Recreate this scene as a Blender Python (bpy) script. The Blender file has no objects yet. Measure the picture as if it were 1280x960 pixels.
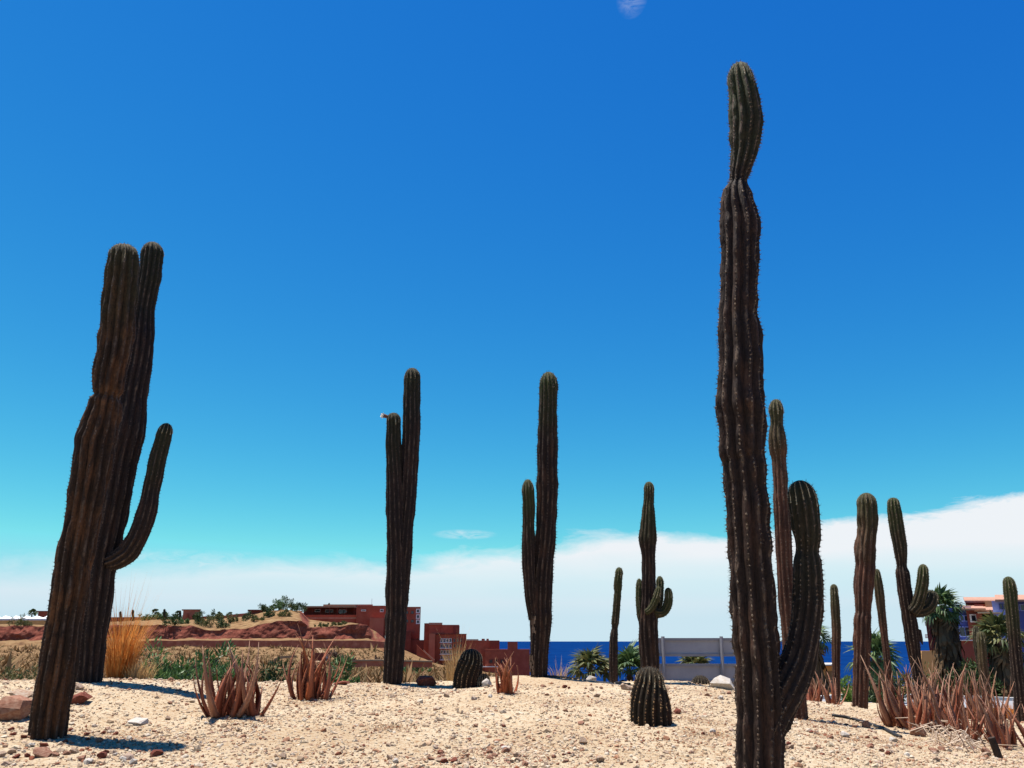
import bpy, bmesh, math, random
import numpy as np
from mathutils import Vector, Matrix
R = math.radians
random.seed(7)
rng = np.random.default_rng(7)
sc = bpy.context.scene
C = sc.collection

# ------------------------------------------------------------------ camera, sky, sun, exposure
F_PX, PITCH, EYE = 1045.0, R(17.1), 25.0          # focal length in photo pixels, upward tilt, eye height above the sea
cam = bpy.data.cameras.new('camera'); cam_o = bpy.data.objects.new('camera', cam); C.objects.link(cam_o)
cam.sensor_width = 36.0; cam.lens = F_PX / 1280 * 36.0
cam.clip_start = 0.05; cam.clip_end = 200000
cam_o.location = (0, 0, EYE); cam_o.rotation_euler = (math.pi / 2 + PITCH, 0, 0)
sc.camera = cam_o

SUN_EL, SUN_AZ = R(75), R(-72)                    # azimuth clockwise from +Y: behind the cacti, to the left
world = bpy.data.worlds.new('World'); sc.world = world; world.use_nodes = True
def build_world():
    nt = world.node_tree; N = nt.nodes; L = nt.links
    bg = N['Background']
    sky = N.new('ShaderNodeTexSky'); sky.sky_type = 'NISHITA'; sky.sun_disc = False
    sky.sun_elevation = SUN_EL; sky.sun_rotation = SUN_AZ
    sky.dust_density = 0.0; sky.ozone_density = 3.0; sky.air_density = 1.0
    sep = N.new('ShaderNodeSeparateColor'); L.new(sky.outputs[0], sep.inputs[0])
    comb = N.new('ShaderNodeCombineColor')
    def m(op, a, b=None, clamp=False):
        n = N.new('ShaderNodeMath'); n.operation = op; n.use_clamp = clamp
        for i, v in enumerate((a, b)):
            if v is None: continue
            if isinstance(v, (int, float)): n.inputs[i].default_value = v
            else: L.new(v, n.inputs[i])
        return n.outputs[0]
    for i, (A, p, mx) in enumerate(((1.75, 2.3, .54), (1.66, 1.40, .76), (1.00, .50, .90))):
        c = m('MULTIPLY', sep.outputs[i], 0.1)
        c = m('MULTIPLY', m('POWER', c, p), A)
        c = m('MINIMUM', c, mx)
        if i == 2: c = m('MAXIMUM', c, m('MULTIPLY', green, 1.14))
        green = c
        L.new(c, comb.inputs[i])
    # cloud bank along the horizon and a few thin wisps
    tc = N.new('ShaderNodeTexCoord'); sx = N.new('ShaderNodeSeparateXYZ'); L.new(tc.outputs['Generated'], sx.inputs[0])
    X, Y, Z = sx.outputs
    mp = N.new('ShaderNodeMapping'); mp.inputs['Scale'].default_value = (1, 1, 3.2); L.new(tc.outputs['Generated'], mp.inputs[0])
    def noise(scale, det, rough=.55, dist=0.):
        n = N.new('ShaderNodeTexNoise'); n.inputs['Scale'].default_value = scale; n.inputs['Detail'].default_value = det
        n.inputs['Roughness'].default_value = rough; n.inputs['Distortion'].default_value = dist
        L.new(mp.outputs[0], n.inputs['Vector']); return n.outputs['Fac']
    n1 = noise(3.2, 3); n2 = noise(13, 7, .66, .5); n4 = noise(42, 6, .65, .8)
    edge = m('ADD', m('ADD', .110, m('MULTIPLY', X, .064)),
             m('ADD', m('MULTIPLY', m('SUBTRACT', n1, .5), .055), m('MULTIPLY', m('SUBTRACT', n2, .5), .034)))
    soft = m('MAXIMUM', m('SUBTRACT', .020, m('MULTIPLY', X, .022)), .006)
    top = m('DIVIDE', m('SUBTRACT', edge, Z), soft, True)                    # 1 inside the bank
    low = m('DIVIDE', m('SUBTRACT', Z, m('ADD', .012, m('MULTIPLY', n1, .03))), .075, True)   # thins out towards the horizon
    low = m('ADD', m('MULTIPLY', low, .80), .20)
    n3 = noise(5.5, 5, .62, .6)
    thin = m('ADD', .90, m('MULTIPLY', n3, .30))
    bank = m('MULTIPLY', m('MULTIPLY', top, low), thin, True)
    def wisp(d, sx_, sz_, amt):                                             # one small torn cloud at direction d
        d = Vector(d).normalized()
        dx = m('DIVIDE', m('SUBTRACT', X, d.x), sx_); dz = m('DIVIDE', m('SUBTRACT', Z, d.z), sz_)
        r2 = m('ADD', m('MULTIPLY', dx, dx), m('MULTIPLY', dz, dz))
        f = m('SUBTRACT', 1.0, r2, True)
        f = m('MULTIPLY', f, m('GREATER_THAN', Y, 0.0))
        return m('MULTIPLY', m('MULTIPLY', f, m('SUBTRACT', m('MULTIPLY', n4, 3.2), 1.15), True), amt)
    def pix(px, py):
        a, b = (px - 640) / F_PX, (480 - py) / F_PX
        return (a, math.cos(PITCH) - b * math.sin(PITCH), math.sin(PITCH) + b * math.cos(PITCH))
    w1 = wisp(pix(790, -2), .017, .016, .26); w2 = wisp(pix(581, 668), .040, .0062, .6)
    w3 = wisp(pix(250, 705), .19, .016, .45)
    fac = m('MAXIMUM', m('MAXIMUM', bank, w1), m('MAXIMUM', w2, w3))
    mix = N.new('ShaderNodeMix'); mix.data_type = 'RGBA'
    L.new(fac, mix.inputs['Factor']); L.new(comb.outputs[0], mix.inputs['A']); mix.inputs['B'].default_value = (.86, .90, .94, 1)
    mul = N.new('ShaderNodeVectorMath'); mul.operation = 'SCALE'; mul.inputs['Scale'].default_value = 10.0
    L.new(mix.outputs['Result'], mul.inputs[0]); L.new(mul.outputs[0], bg.inputs[0])
    bg.inputs[1].default_value = 0.0515
build_world()
sun = bpy.data.lights.new('sun', 'SUN'); sun.energy = 5.0; sun.angle = R(.53); sun.color = (1, .95, .88)
sun_o = bpy.data.objects.new('sun', sun); C.objects.link(sun_o)
SUN_DIR = Vector((math.sin(SUN_AZ) * math.cos(SUN_EL), math.cos(SUN_AZ) * math.cos(SUN_EL), math.sin(SUN_EL)))
sun_o.rotation_euler = SUN_DIR.to_track_quat('Z', 'Y').to_euler(); sun_o.location = (0, 0, EYE + 60)
sc.view_settings.view_transform = 'Standard'; sc.view_settings.look = 'None'
sc.view_settings.exposure = 0.95; sc.view_settings.gamma = 1.0; sc.view_settings.use_curve_mapping = False

# ------------------------------------------------------------------ helpers
CP, SP = math.cos(PITCH), math.sin(PITCH)
def P(px, py, Y):
    """world point at forward distance Y that the photograph shows at (px, py)"""
    a, b = (px - 640) / F_PX, (480 - py) / F_PX
    t = Y / (CP - b * SP)
    return Vector((t * a, Y, t * (SP + b * CP) + EYE))
def DEP(py, Y):
    return Y / (CP - (480 - py) / F_PX * SP)
def link(o, parent=None):
    C.objects.link(o)
    if parent: o.parent = parent
    return o
def tag(o, label=None, cat=None, group=None, kind=None):
    for k, v in (('label', label), ('category', cat), ('group', group), ('kind', kind)):
        if v: o[k] = v
    return o
def thing(name, label, cat, loc, group=None):
    o = bpy.data.objects.new(name, None); o.empty_display_size = .1; o.location = loc
    return tag(link(o), label, cat, group)
def mesh_np(name, V, Fq, smooth=False, mat=None):
    """V (n,3), Fq list of (m,k) index arrays"""
    me = bpy.data.meshes.new(name)
    if not isinstance(Fq, (list, tuple)): Fq = [Fq]
    Fq = [np.asarray(f, dtype=np.int32) for f in Fq if len(f)]
    me.vertices.add(len(V)); me.vertices.foreach_set('co', np.asarray(V, dtype=np.float32).ravel())
    nl = sum(f.size for f in Fq); npoly = sum(len(f) for f in Fq)
    me.loops.add(nl); me.loops.foreach_set('vertex_index', np.concatenate([f.ravel() for f in Fq]))
    me.polygons.add(npoly)
    tot = np.concatenate([np.full(len(f), f.shape[1]) for f in Fq]).astype(np.int32)
    st = np.concatenate([[0], np.cumsum(tot)[:-1]]).astype(np.int32)
    me.polygons.foreach_set('loop_start', st); me.polygons.foreach_set('loop_total', tot)
    me.polygons.foreach_set('use_smooth', np.full(npoly, smooth))
    me.update(calc_edges=True); me.validate()
    if mat: me.materials.append(mat)
    return me
class MB:
    """collects plain shapes into one mesh"""
    def __init__(s): s.v = []; s.f = []
    def add(s, V, Fs):
        o = len(s.v); s.v += [tuple(p) for p in V]; s.f += [tuple(i + o for i in f) for f in Fs]; return s
    def box(s, x0, x1, y0, y1, z0, z1):
        V = [(x, y, z) for z in (z0, z1) for y in (y0, y1) for x in (x0, x1)]
        return s.add(V, [(0, 2, 3, 1), (4, 5, 7, 6), (0, 1, 5, 4), (2, 6, 7, 3), (0, 4, 6, 2), (1, 3, 7, 5)])
    def tube(s, pts, rad, n=6, cap=True):
        pts = [Vector(p) for p in pts]
        rad = [rad] * len(pts) if isinstance(rad, (int, float)) else rad
        o = len(s.v)
        for i, p in enumerate(pts):
            t = (pts[min(i + 1, len(pts) - 1)] - pts[max(i - 1, 0)]).normalized()
            a = t.orthogonal().normalized() if abs(t.y) > .9 else (Vector((0, 1, 0)) - t * t.y).normalized()
            b = t.cross(a)
            for k in range(n):
                th = 2 * math.pi * k / n
                s.v.append(tuple(p + rad[i] * (math.cos(th) * a + math.sin(th) * b)))
        for i in range(len(pts) - 1):
            for k in range(n):
                k2 = (k + 1) % n
                s.f.append((o + i * n + k, o + i * n + k2, o + (i + 1) * n + k2, o + (i + 1) * n + k))
        if cap:
            s.f.append(tuple(o + k for k in reversed(range(n)))); s.f.append(tuple(o + (len(pts) - 1) * n + k for k in range(n)))
        return s
    def mesh(s, name, mat, smooth=False, off=(0, 0, 0)):
        me = bpy.data.meshes.new(name)
        me.from_pydata([(x - off[0], y - off[1], z - off[2]) for x, y, z in s.v], [], s.f)
        if smooth: me.polygons.foreach_set('use_smooth', [True] * len(me.polygons))
        me.update(); me.materials.append(mat); return me
    def build(s, name, mat, parent=None, smooth=False):
        off = parent_off(parent)
        return link(bpy.data.objects.new(name, s.mesh(name, mat, smooth, off)), parent)
def parent_off(p):
    o = Vector((0, 0, 0))
    while p is not None: o += p.location; p = p.parent
    return o
def smooth1(a, k):
    if k < 2: return a
    w = np.hanning(k + 2)[1:-1]; w /= w.sum()
    return np.convolve(np.pad(a, (k, k), mode='edge'), w, mode='same')[k:-k]
def vnoise(x, y, seed=0):
    """value noise, vectorised"""
    xi, yi = np.floor(x).astype(np.int64), np.floor(y).astype(np.int64); xf, yf = x - xi, y - yi
    def h(a, b):
        n = (a * 374761393 + b * 668265263 + seed * 974711) & 0x7fffffff
        n = ((n ^ (n >> 13)) * 1274126177) & 0x7fffffff
        return ((n ^ (n >> 16)) & 0xffff) / 65535.0
    u, v = xf * xf * (3 - 2 * xf), yf * yf * (3 - 2 * yf)
    return (h(xi, yi) * (1 - u) + h(xi + 1, yi) * u) * (1 - v) + (h(xi, yi + 1) * (1 - u) + h(xi + 1, yi + 1) * u) * v - .5
def fbm(x, y, octs, seed=0):
    t = 0; a = 1.
    for i in range(octs): t = t + a * vnoise(x * 2 ** i, y * 2 ** i, seed + i); a *= .5
    return t

# ------------------------------------------------------------------ materials
def mat(name, col, rough=.85, spec=.2, cols=None, scale=6., detail=6., bump=0., bscale=40., coord='Object', dist=0.,
        lo=.3, hi=.7, sheen=0., island=None, stretch=None, trans=0.):
    """principled material: noise ramp between col and cols, fine bump; island = ramp over random-per-piece"""
    m = bpy.data.materials.new(name); m.use_nodes = True
    nt = m.node_tree; N = nt.nodes; L = nt.links; b = N['Principled BSDF']
    b.inputs['Roughness'].default_value = rough; b.inputs['Specular IOR Level'].default_value = spec
    tc = N.new('ShaderNodeTexCoord'); vec = tc.outputs[coord]
    if stretch:
        mp = N.new('ShaderNodeMapping'); mp.inputs['Scale'].default_value = stretch; L.new(vec, mp.inputs[0]); vec = mp.outputs[0]
    col4 = tuple(col) + (1,)
    src = None
    if cols:
        n = N.new('ShaderNodeTexNoise'); n.inputs['Scale'].default_value = scale; n.inputs['Detail'].default_value = detail
        n.inputs['Roughness'].default_value = .62; n.inputs['Distortion'].default_value = dist; L.new(vec, n.inputs['Vector'])
        r = N.new('ShaderNodeValToRGB'); L.new(n.outputs['Fac'], r.inputs[0])
        allc = [col] + list(cols)
        e = r.color_ramp.elements; e[0].position = lo; e[1].position = hi
        e[0].color = tuple(allc[0]) + (1,); e[1].color = tuple(allc[-1]) + (1,)
        for i, c in enumerate(allc[1:-1]):
            q = e.new(lo + (hi - lo) * (i + 1) / (len(allc) - 1)); q.color = tuple(c) + (1,)
        src = r.outputs[0]
    if island:
        g = N.new('ShaderNodeNewGeometry'); r2 = N.new('ShaderNodeValToRGB'); L.new(g.outputs['Random Per Island'], r2.inputs[0])
        e = r2.color_ramp.elements; e[0].position = 0; e[1].position = 1
        e[0].color = tuple(island[0]) + (1,); e[1].color = tuple(island[-1]) + (1,)
        for i, c in enumerate(island[1:-1]):
            q = e.new((i + 1) / (len(island) - 1)); q.color = tuple(c) + (1,)
        if src is None: src = r2.outputs[0]
        else:
            mx = N.new('ShaderNodeMix'); mx.data_type = 'RGBA'; mx.blend_type = 'MULTIPLY'; mx.inputs['Factor'].default_value = 1
            L.new(src, mx.inputs['A']); L.new(r2.outputs[0], mx.inputs['B']); src = mx.outputs['Result']
    if src is None: b.inputs['Base Color'].default_value = col4
    else: L.new(src, b.inputs['Base Color'])
    if bump:
        n = N.new('ShaderNodeTexNoise'); n.inputs['Scale'].default_value = bscale; n.inputs['Detail'].default_value = 5; L.new(vec, n.inputs['Vector'])
        bp = N.new('ShaderNodeBump'); bp.inputs['Strength'].default_value = min(1, bump); bp.inputs['Distance'].default_value = .02
        L.new(n.outputs['Fac'], bp.inputs['Height']); L.new(bp.outputs[0], b.inputs['Normal'])
    if trans:
        tr = N.new('ShaderNodeBsdfTranslucent'); ms = N.new('ShaderNodeMixShader'); ms.inputs[0].default_value = trans
        out = N['Material Output']
        if src is not None: L.new(src, tr.inputs[0])
        else: tr.inputs[0].default_value = col4
        L.new(b.outputs[0], ms.inputs[1]); L.new(tr.outputs[0], ms.inputs[2]); L.new(ms.outputs[0], out.inputs[0])
    return m
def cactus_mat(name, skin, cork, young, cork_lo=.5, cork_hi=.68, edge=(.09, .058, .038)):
    """columnar cactus skin: greenish near the growing tip, corky brown with streaks lower down; attribute age = metres from the tip"""
    m = bpy.data.materials.new(name); m.use_nodes = True
    nt = m.node_tree; N = nt.nodes; L = nt.links; b = N['Principled BSDF']
    b.inputs['Roughness'].default_value = .75; b.inputs['Specular IOR Level'].default_value = .15
    tc = N.new('ShaderNodeTexCoord'); mp = N.new('ShaderNodeMapping'); mp.inputs['Scale'].default_value = (1, 1, .22)
    L.new(tc.outputs['Object'], mp.inputs[0])
    n = N.new('ShaderNodeTexNoise'); n.inputs['Scale'].default_value = 9; n.inputs['Detail'].default_value = 7; n.inputs['Roughness'].default_value = .65
    L.new(mp.outputs[0], n.inputs['Vector'])
    r = N.new('ShaderNodeValToRGB'); L.new(n.outputs['Fac'], r.inputs[0])
    e = r.color_ramp.elements; e[0].position = cork_lo; e[1].position = cork_hi; e[0].color = tuple(skin) + (1,); e[1].color = tuple(cork) + (1,)
    n2 = N.new('ShaderNodeTexNoise'); n2.inputs['Scale'].default_value = 3.1; n2.inputs['Detail'].default_value = 5; L.new(tc.outputs['Object'], n2.inputs['Vector'])
    a = N.new('ShaderNodeAttribute'); a.attribute_name = 'age'
    ad = N.new('ShaderNodeMath'); ad.operation = 'MULTIPLY_ADD'; L.new(n2.outputs['Fac'], ad.inputs[0]); ad.inputs[1].default_value = 1.2; L.new(a.outputs['Fac'], ad.inputs[2])
    mr = N.new('ShaderNodeMapRange'); L.new(ad.outputs[0], mr.inputs[0]); mr.inputs[1].default_value = .65; mr.inputs[2].default_value = 1.7
    mx = N.new('ShaderNodeMix'); mx.data_type = 'RGBA'; L.new(mr.outputs[0], mx.inputs['Factor']); mx.inputs['A'].default_value = tuple(young) + (1,)
    L.new(r.outputs[0], mx.inputs['B'])
    # pale dry scars with a shape of their own
    mp3 = N.new('ShaderNodeMapping'); mp3.inputs['Scale'].default_value = (1, 1, .45); L.new(tc.outputs['Object'], mp3.inputs[0])
    n3 = N.new('ShaderNodeTexNoise'); n3.inputs['Scale'].default_value = 5.3; n3.inputs['Detail'].default_value = 8; n3.inputs['Roughness'].default_value = .7
    L.new(mp3.outputs[0], n3.inputs['Vector'])
    mr3 = N.new('ShaderNodeMapRange'); L.new(n3.outputs['Fac'], mr3.inputs[0]); mr3.inputs[1].default_value = .71; mr3.inputs[2].default_value = .76
    mx3 = N.new('ShaderNodeMix'); mx3.data_type = 'RGBA'; L.new(mr3.outputs[0], mx3.inputs['Factor']); L.new(mx.outputs['Result'], mx3.inputs['A'])
    mx3.inputs['B'].default_value = (.24, .17, .11, 1)
    # corky rib edges, broken up, kept pale to paint in sunlit rib lines
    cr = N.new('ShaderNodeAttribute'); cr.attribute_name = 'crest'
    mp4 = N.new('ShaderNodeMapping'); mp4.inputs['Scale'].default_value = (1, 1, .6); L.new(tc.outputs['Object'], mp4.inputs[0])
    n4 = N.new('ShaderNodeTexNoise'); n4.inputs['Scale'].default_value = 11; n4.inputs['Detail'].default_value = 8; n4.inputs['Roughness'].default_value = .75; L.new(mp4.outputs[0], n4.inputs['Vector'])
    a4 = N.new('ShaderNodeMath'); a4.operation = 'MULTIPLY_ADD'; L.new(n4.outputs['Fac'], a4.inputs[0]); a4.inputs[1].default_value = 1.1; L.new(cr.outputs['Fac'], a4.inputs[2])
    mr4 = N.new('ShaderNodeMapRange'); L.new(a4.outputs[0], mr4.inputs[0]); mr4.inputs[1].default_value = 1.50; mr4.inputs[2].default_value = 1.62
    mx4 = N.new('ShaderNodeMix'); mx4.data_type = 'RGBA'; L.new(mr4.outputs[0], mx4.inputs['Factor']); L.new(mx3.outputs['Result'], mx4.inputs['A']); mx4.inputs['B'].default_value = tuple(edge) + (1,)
    # fine mottling
    n5 = N.new('ShaderNodeTexNoise'); n5.inputs['Scale'].default_value = 38; n5.inputs['Detail'].default_value = 6; n5.inputs['Roughness'].default_value = .75; L.new(tc.outputs['Object'], n5.inputs['Vector'])
    r5 = N.new('ShaderNodeMapRange'); L.new(n5.outputs['Fac'], r5.inputs[0]); r5.inputs[1].default_value = .3; r5.inputs[2].default_value = .7; r5.inputs[3].default_value = .5; r5.inputs[4].default_value = 1.5
    mx5 = N.new('ShaderNodeVectorMath'); mx5.operation = 'SCALE'; L.new(mx4.outputs['Result'], mx5.inputs[0]); L.new(r5.outputs[0], mx5.inputs['Scale'])
    L.new(mx5.outputs[0], b.inputs['Base Color'])
    nb = N.new('ShaderNodeTexNoise'); nb.inputs['Scale'].default_value = 55; nb.inputs['Detail'].default_value = 5; L.new(mp.outputs[0], nb.inputs['Vector'])
    bp = N.new('ShaderNodeBump'); bp.inputs['Strength'].default_value = .8; bp.inputs['Distance'].default_value = .016
    L.new(nb.outputs['Fac'], bp.inputs['Height']); L.new(bp.outputs[0], b.inputs['Normal'])
    return m

M = {}
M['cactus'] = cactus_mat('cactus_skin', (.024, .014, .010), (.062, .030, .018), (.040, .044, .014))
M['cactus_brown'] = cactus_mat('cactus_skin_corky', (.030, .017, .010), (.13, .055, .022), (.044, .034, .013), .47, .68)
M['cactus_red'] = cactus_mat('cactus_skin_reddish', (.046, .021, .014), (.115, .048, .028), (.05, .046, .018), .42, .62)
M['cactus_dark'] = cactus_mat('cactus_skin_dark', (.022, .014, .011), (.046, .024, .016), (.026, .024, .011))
M['spine'] = mat('spine_grey', (.10, .07, .05), .7, .2, island=[(.05, .03, .02), (.22, .16, .11), (.09, .06, .04), (.15, .10, .07)])
M['spine_dark'] = mat('spine_dark', (.05, .03, .02), .7, .2, island=[(.03, .018, .013), (.12, .08, .06), (.045, .03, .022)])
M['spine_gold'] = mat('spine_gold', (.5, .3, .12), .6, .2, island=[(.07, .03, .018), (.30, .18, .08), (.13, .06, .03)])
M['wool'] = mat('tip_wool', (.4, .33, .22), .8, .1, island=[(.22, .17, .10), (.46, .40, .28), (.32, .26, .16)])  # pale wool colour that also paints the sun's highlights on cactus tips
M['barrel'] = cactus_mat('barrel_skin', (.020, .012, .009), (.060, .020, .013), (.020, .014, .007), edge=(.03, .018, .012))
M['aloe'] = mat('aloe_leaf', (.15, .036, .016), .55, .25, cols=[(.23, .066, .032), (.29, .12, .07)], scale=5, stretch=(1, 1, .4), lo=.3, hi=.72)
M['aloe_pale'] = mat('aloe_leaf_pale', (.18, .060, .032), .6, .25, cols=[(.27, .115, .065), (.36, .22, .145)], scale=5, stretch=(1, 1, .4), lo=.3, hi=.72)
M['aloe_orange'] = mat('aloe_leaf_orange', (.22, .042, .013), .55, .25, cols=[(.30, .080, .03), (.34, .14, .07)], scale=6, stretch=(1, 1, .4), lo=.3, hi=.72)
M['rock_red'] = mat('rock_red', (.10, .025, .016), .9, .15, cols=[(.17, .05, .03), (.23, .09, .06)], scale=5, bump=.6, bscale=30)
M['rock_pale'] = mat('rock_pale', (.25, .14, .085), .9, .15, cols=[(.35, .24, .165), (.42, .345, .27)], scale=4, bump=.6, bscale=30)
M['rock_white'] = mat('rock_white', (.34, .28, .22), .9, .15, cols=[(.44, .39, .335), (.47, .44, .40)], scale=5, bump=.5, bscale=30)
M['rock_pink'] = mat('rock_pink', (.17, .066, .038), .9, .15, cols=[(.28, .14, .09), (.35, .225, .15)], scale=5, bump=.6, bscale=30)
M['grass_orange'] = mat('grass_orange', (.5, .2, .05), .7, .15, island=[(.46, .12, .02), (.56, .21, .04), (.60, .32, .10), (.38, .11, .02)], trans=.35)
M['grass_tan'] = mat('grass_tan', (.5, .33, .15), .8, .15, island=[(.38, .22, .09), (.58, .40, .19), (.48, .30, .12)], trans=.25)
M['leaf_green'] = mat('leaf_green', (.05, .10, .03), .5, .3, island=[(.025, .055, .014), (.07, .14, .035), (.11, .18, .06), (.035, .08, .02)], trans=.2)
M['leaf_dark'] = mat('leaf_dark', (.03, .06, .02), .6, .25, island=[(.015, .03, .01), (.045, .075, .02), (.06, .085, .028)], trans=.15)
M['leaf_olive'] = mat('leaf_olive', (.07, .09, .03), .6, .25, island=[(.035, .05, .015), (.10, .11, .035), (.17, .14, .05)], trans=.2)
M['leaf_bright'] = mat('leaf_bright', (.12, .2, .04), .6, .25, island=[(.06, .13, .02), (.14, .24, .04), (.20, .27, .07)], trans=.25)
M['brush_dry'] = mat('brush_dry', (.3, .19, .1), .9, .1, island=[(.09, .045, .028), (.24, .15, .07), (.17, .095, .045), (.06, .05, .025), (.22, .13, .06), (.05, .06, .022)], trans=.1)
M['brush_grey'] = mat('brush_grey', (.12, .08, .06), .9, .1, island=[(.055, .035, .032), (.15, .10, .075), (.08, .055, .045)])
M['palm_frond'] = mat('palm_frond', (.06, .1, .03), .5, .35, island=[(.030, .058, .018), (.075, .12, .035), (.10, .15, .05)], trans=.2)
M['palm_dead'] = mat('palm_dead', (.2, .13, .07), .9, .1, island=[(.04, .024, .014), (.14, .09, .048), (.06, .036, .02)])
M['palm_trunk'] = mat('palm_trunk', (.08, .05, .035), .95, .1, cols=[(.14, .09, .06)], scale=9, stretch=(1, 1, 3), bump=.8, bscale=18)
M['twig'] = mat('twig', (.45, .33, .23), .85, .1, island=[(.3, .2, .13), (.58, .46, .34), (.2, .12, .08)])
M['fence'] = mat('fence_grey', (.26, .255, .28), .7, .3, cols=[(.30, .295, .32), (.335, .33, .35)], scale=2.5, bump=.15, bscale=30)
M['fence_post'] = mat('fence_post', (.20, .195, .21), .6, .3, cols=[(.26, .25, .27)], scale=5)
M['hose'] = mat('hose_black', (.012, .011, .011), .6, .3)
M['stake'] = mat('stake_wood', (.03, .02, .016), .9, .1, cols=[(.06, .04, .03)], scale=20, bump=.5)
M['scar'] = mat('peeled_bark', (.2, .14, .1), .9, .1, island=[(.10, .06, .04), (.24, .17, .12), (.15, .10, .07)])
M['flower'] = mat('flower_white', (.8, .78, .72), .6, .2)
M['flower_brown'] = mat('flower_brown', (.12, .05, .03), .8, .1)
M['terracotta'] = mat('terracotta_wall', (.26, .062, .036), .9, .1, cols=[(.31, .078, .045), (.36, .10, .06)], scale=.5, bump=.1, bscale=3)
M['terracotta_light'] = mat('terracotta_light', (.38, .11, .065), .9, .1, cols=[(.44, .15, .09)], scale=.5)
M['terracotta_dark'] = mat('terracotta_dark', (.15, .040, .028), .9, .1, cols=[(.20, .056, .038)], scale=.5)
M['roof_tile'] = mat('roof_tile', (.28, .13, .085), .85, .15, cols=[(.35, .19, .13), (.40, .25, .18)], scale=2, stretch=(6, 1, 1))
M['cream'] = mat('cream_wall', (.60, .45, .24), .85, .15, cols=[(.66, .52, .32)], scale=1)
M['ochre'] = mat('ochre_wall', (.52, .28, .10), .85, .15, cols=[(.60, .34, .14)], scale=1)
M['blue'] = mat('blue_wall', (.055, .075, .26), .85, .15, cols=[(.07, .09, .30)], scale=1)
M['blue_light'] = mat('blue_light_wall', (.20, .26, .62), .85, .15, cols=[(.24, .30, .66)], scale=1)
M['maroon'] = mat('maroon_wall', (.20, .055, .04), .85, .15, cols=[(.25, .07, .05)], scale=1)
M['glass'] = mat('window_glass', (.02, .025, .035), .1, .5)
M['trim'] = mat('white_trim', (.72, .70, .66), .7, .2)
M['canvas'] = mat('white_canvas', (.82, .82, .80), .7, .2)
M['tan_stone'] = mat('tan_stone', (.24, .155, .085), .9, .1, cols=[(.33, .23, .145)], scale=.8, bump=.4, bscale=4)
M['red_earth'] = mat('red_stone_wall', (.24, .072, .045), .95, .05, cols=[(.32, .11, .07), (.40, .17, .11)], scale=.7, bump=.6, bscale=3)
M['asphalt'] = mat('pale_asphalt', (.21, .21, .215), .9, .2, cols=[(.25, .25, .255)], scale=3, bump=.2, bscale=60)
M['kerb'] = mat('pale_kerb', (.45, .42, .37), .85, .2, cols=[(.5, .47, .43)], scale=3)

def dry_tips(m, tip):
    """leaf ends wither to a paler straw colour"""
    nt = m.node_tree; N = nt.nodes; L = nt.links; b = N['Principled BSDF']; src = b.inputs['Base Color'].links[0].from_socket
    a = N.new('ShaderNodeAttribute'); a.attribute_name = 'dry'; tc = N.new('ShaderNodeTexCoord'); n = N.new('ShaderNodeTexNoise'); n.inputs['Scale'].default_value = 7; n.inputs['Detail'].default_value = 6; L.new(tc.outputs['Object'], n.inputs['Vector'])
    ad = N.new('ShaderNodeMath'); ad.operation = 'MULTIPLY_ADD'; L.new(n.outputs['Fac'], ad.inputs[0]); ad.inputs[1].default_value = .7; L.new(a.outputs['Fac'], ad.inputs[2])
    oi = N.new('ShaderNodeObjectInfo'); ad2 = N.new('ShaderNodeMath'); ad2.operation = 'MULTIPLY_ADD'; L.new(oi.outputs['Random'], ad2.inputs[0]); ad2.inputs[1].default_value = .35; L.new(ad.outputs[0], ad2.inputs[2])
    mr = N.new('ShaderNodeMapRange'); L.new(ad2.outputs[0], mr.inputs[0]); mr.inputs[1].default_value = 1.05; mr.inputs[2].default_value = 1.75
    mx = N.new('ShaderNodeMix'); mx.data_type = 'RGBA'; L.new(mr.outputs[0], mx.inputs['Factor']); L.new(src, mx.inputs['A']); mx.inputs['B'].default_value = tuple(tip) + (1,); L.new(mx.outputs['Result'], b.inputs['Base Color'])
    n2 = N.new('ShaderNodeTexNoise'); n2.inputs['Scale'].default_value = 60; n2.inputs['Detail'].default_value = 4; L.new(tc.outputs['Object'], n2.inputs['Vector']); bp = N.new('ShaderNodeBump'); bp.inputs['Strength'].default_value = .5; bp.inputs['Distance'].default_value = .006; L.new(n2.outputs['Fac'], bp.inputs['Height']); L.new(bp.outputs[0], b.inputs['Normal'])
for k_, t_ in (('aloe', (.30, .15, .09)), ('aloe_pale', (.36, .22, .14)), ('aloe_orange', (.34, .17, .09))): dry_tips(M[k_], t_)

# ------------------------------------------------------------------ the mound the cacti stand on
def _base(y):
    ys = [-30, -6, 0, 4, 6, 8, 10, 12, 13, 16]; zs = [-1.8, -1.72, -1.6, -1.17, -.85, -.69, -.575, -.50, -.48, -.47]
    return (np.interp(y - .5, ys, zs) + np.interp(y, ys, zs) + np.interp(y + .5, ys, zs)) / 3
def crest(x): return np.interp(x, [-14, -5, -2, 0, 2, 4, 6, 14], [9.6, 10.2, 11.2, 12.0, 13.0, 13.6, 14.3, 15])
BUMPS = []
def G0(x, y):
    x = np.asarray(x, float); y = np.asarray(y, float)
    z = _base(y) - .10 * np.log1p(np.exp((x - 1.2) * 2.2)) / 2.2 + .10 / (1 + np.exp((x + 3.2) * 2.5))
    d = np.maximum(0, y - crest(x) - .25)
    z = z - .34 * d * d / (d + .9)
    z = z + .05 * fbm(x * .55, y * .55, 2, 3)
    return z
def G(x, y):
    z = G0(x, y)
    for bx, by, a, s in BUMPS: z = z + a * np.exp(-((x - bx) ** 2 + (y - by) ** 2) / (2 * s * s))
    return z
def hit(px, py):
    """forward distance at which the photo ray meets the mound"""
    for Y in np.arange(4.5, 17, .02):
        p = P(px, py, Y)
        if p.z - EYE <= float(G(p.x, p.y)): return float(Y)
    return None
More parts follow.
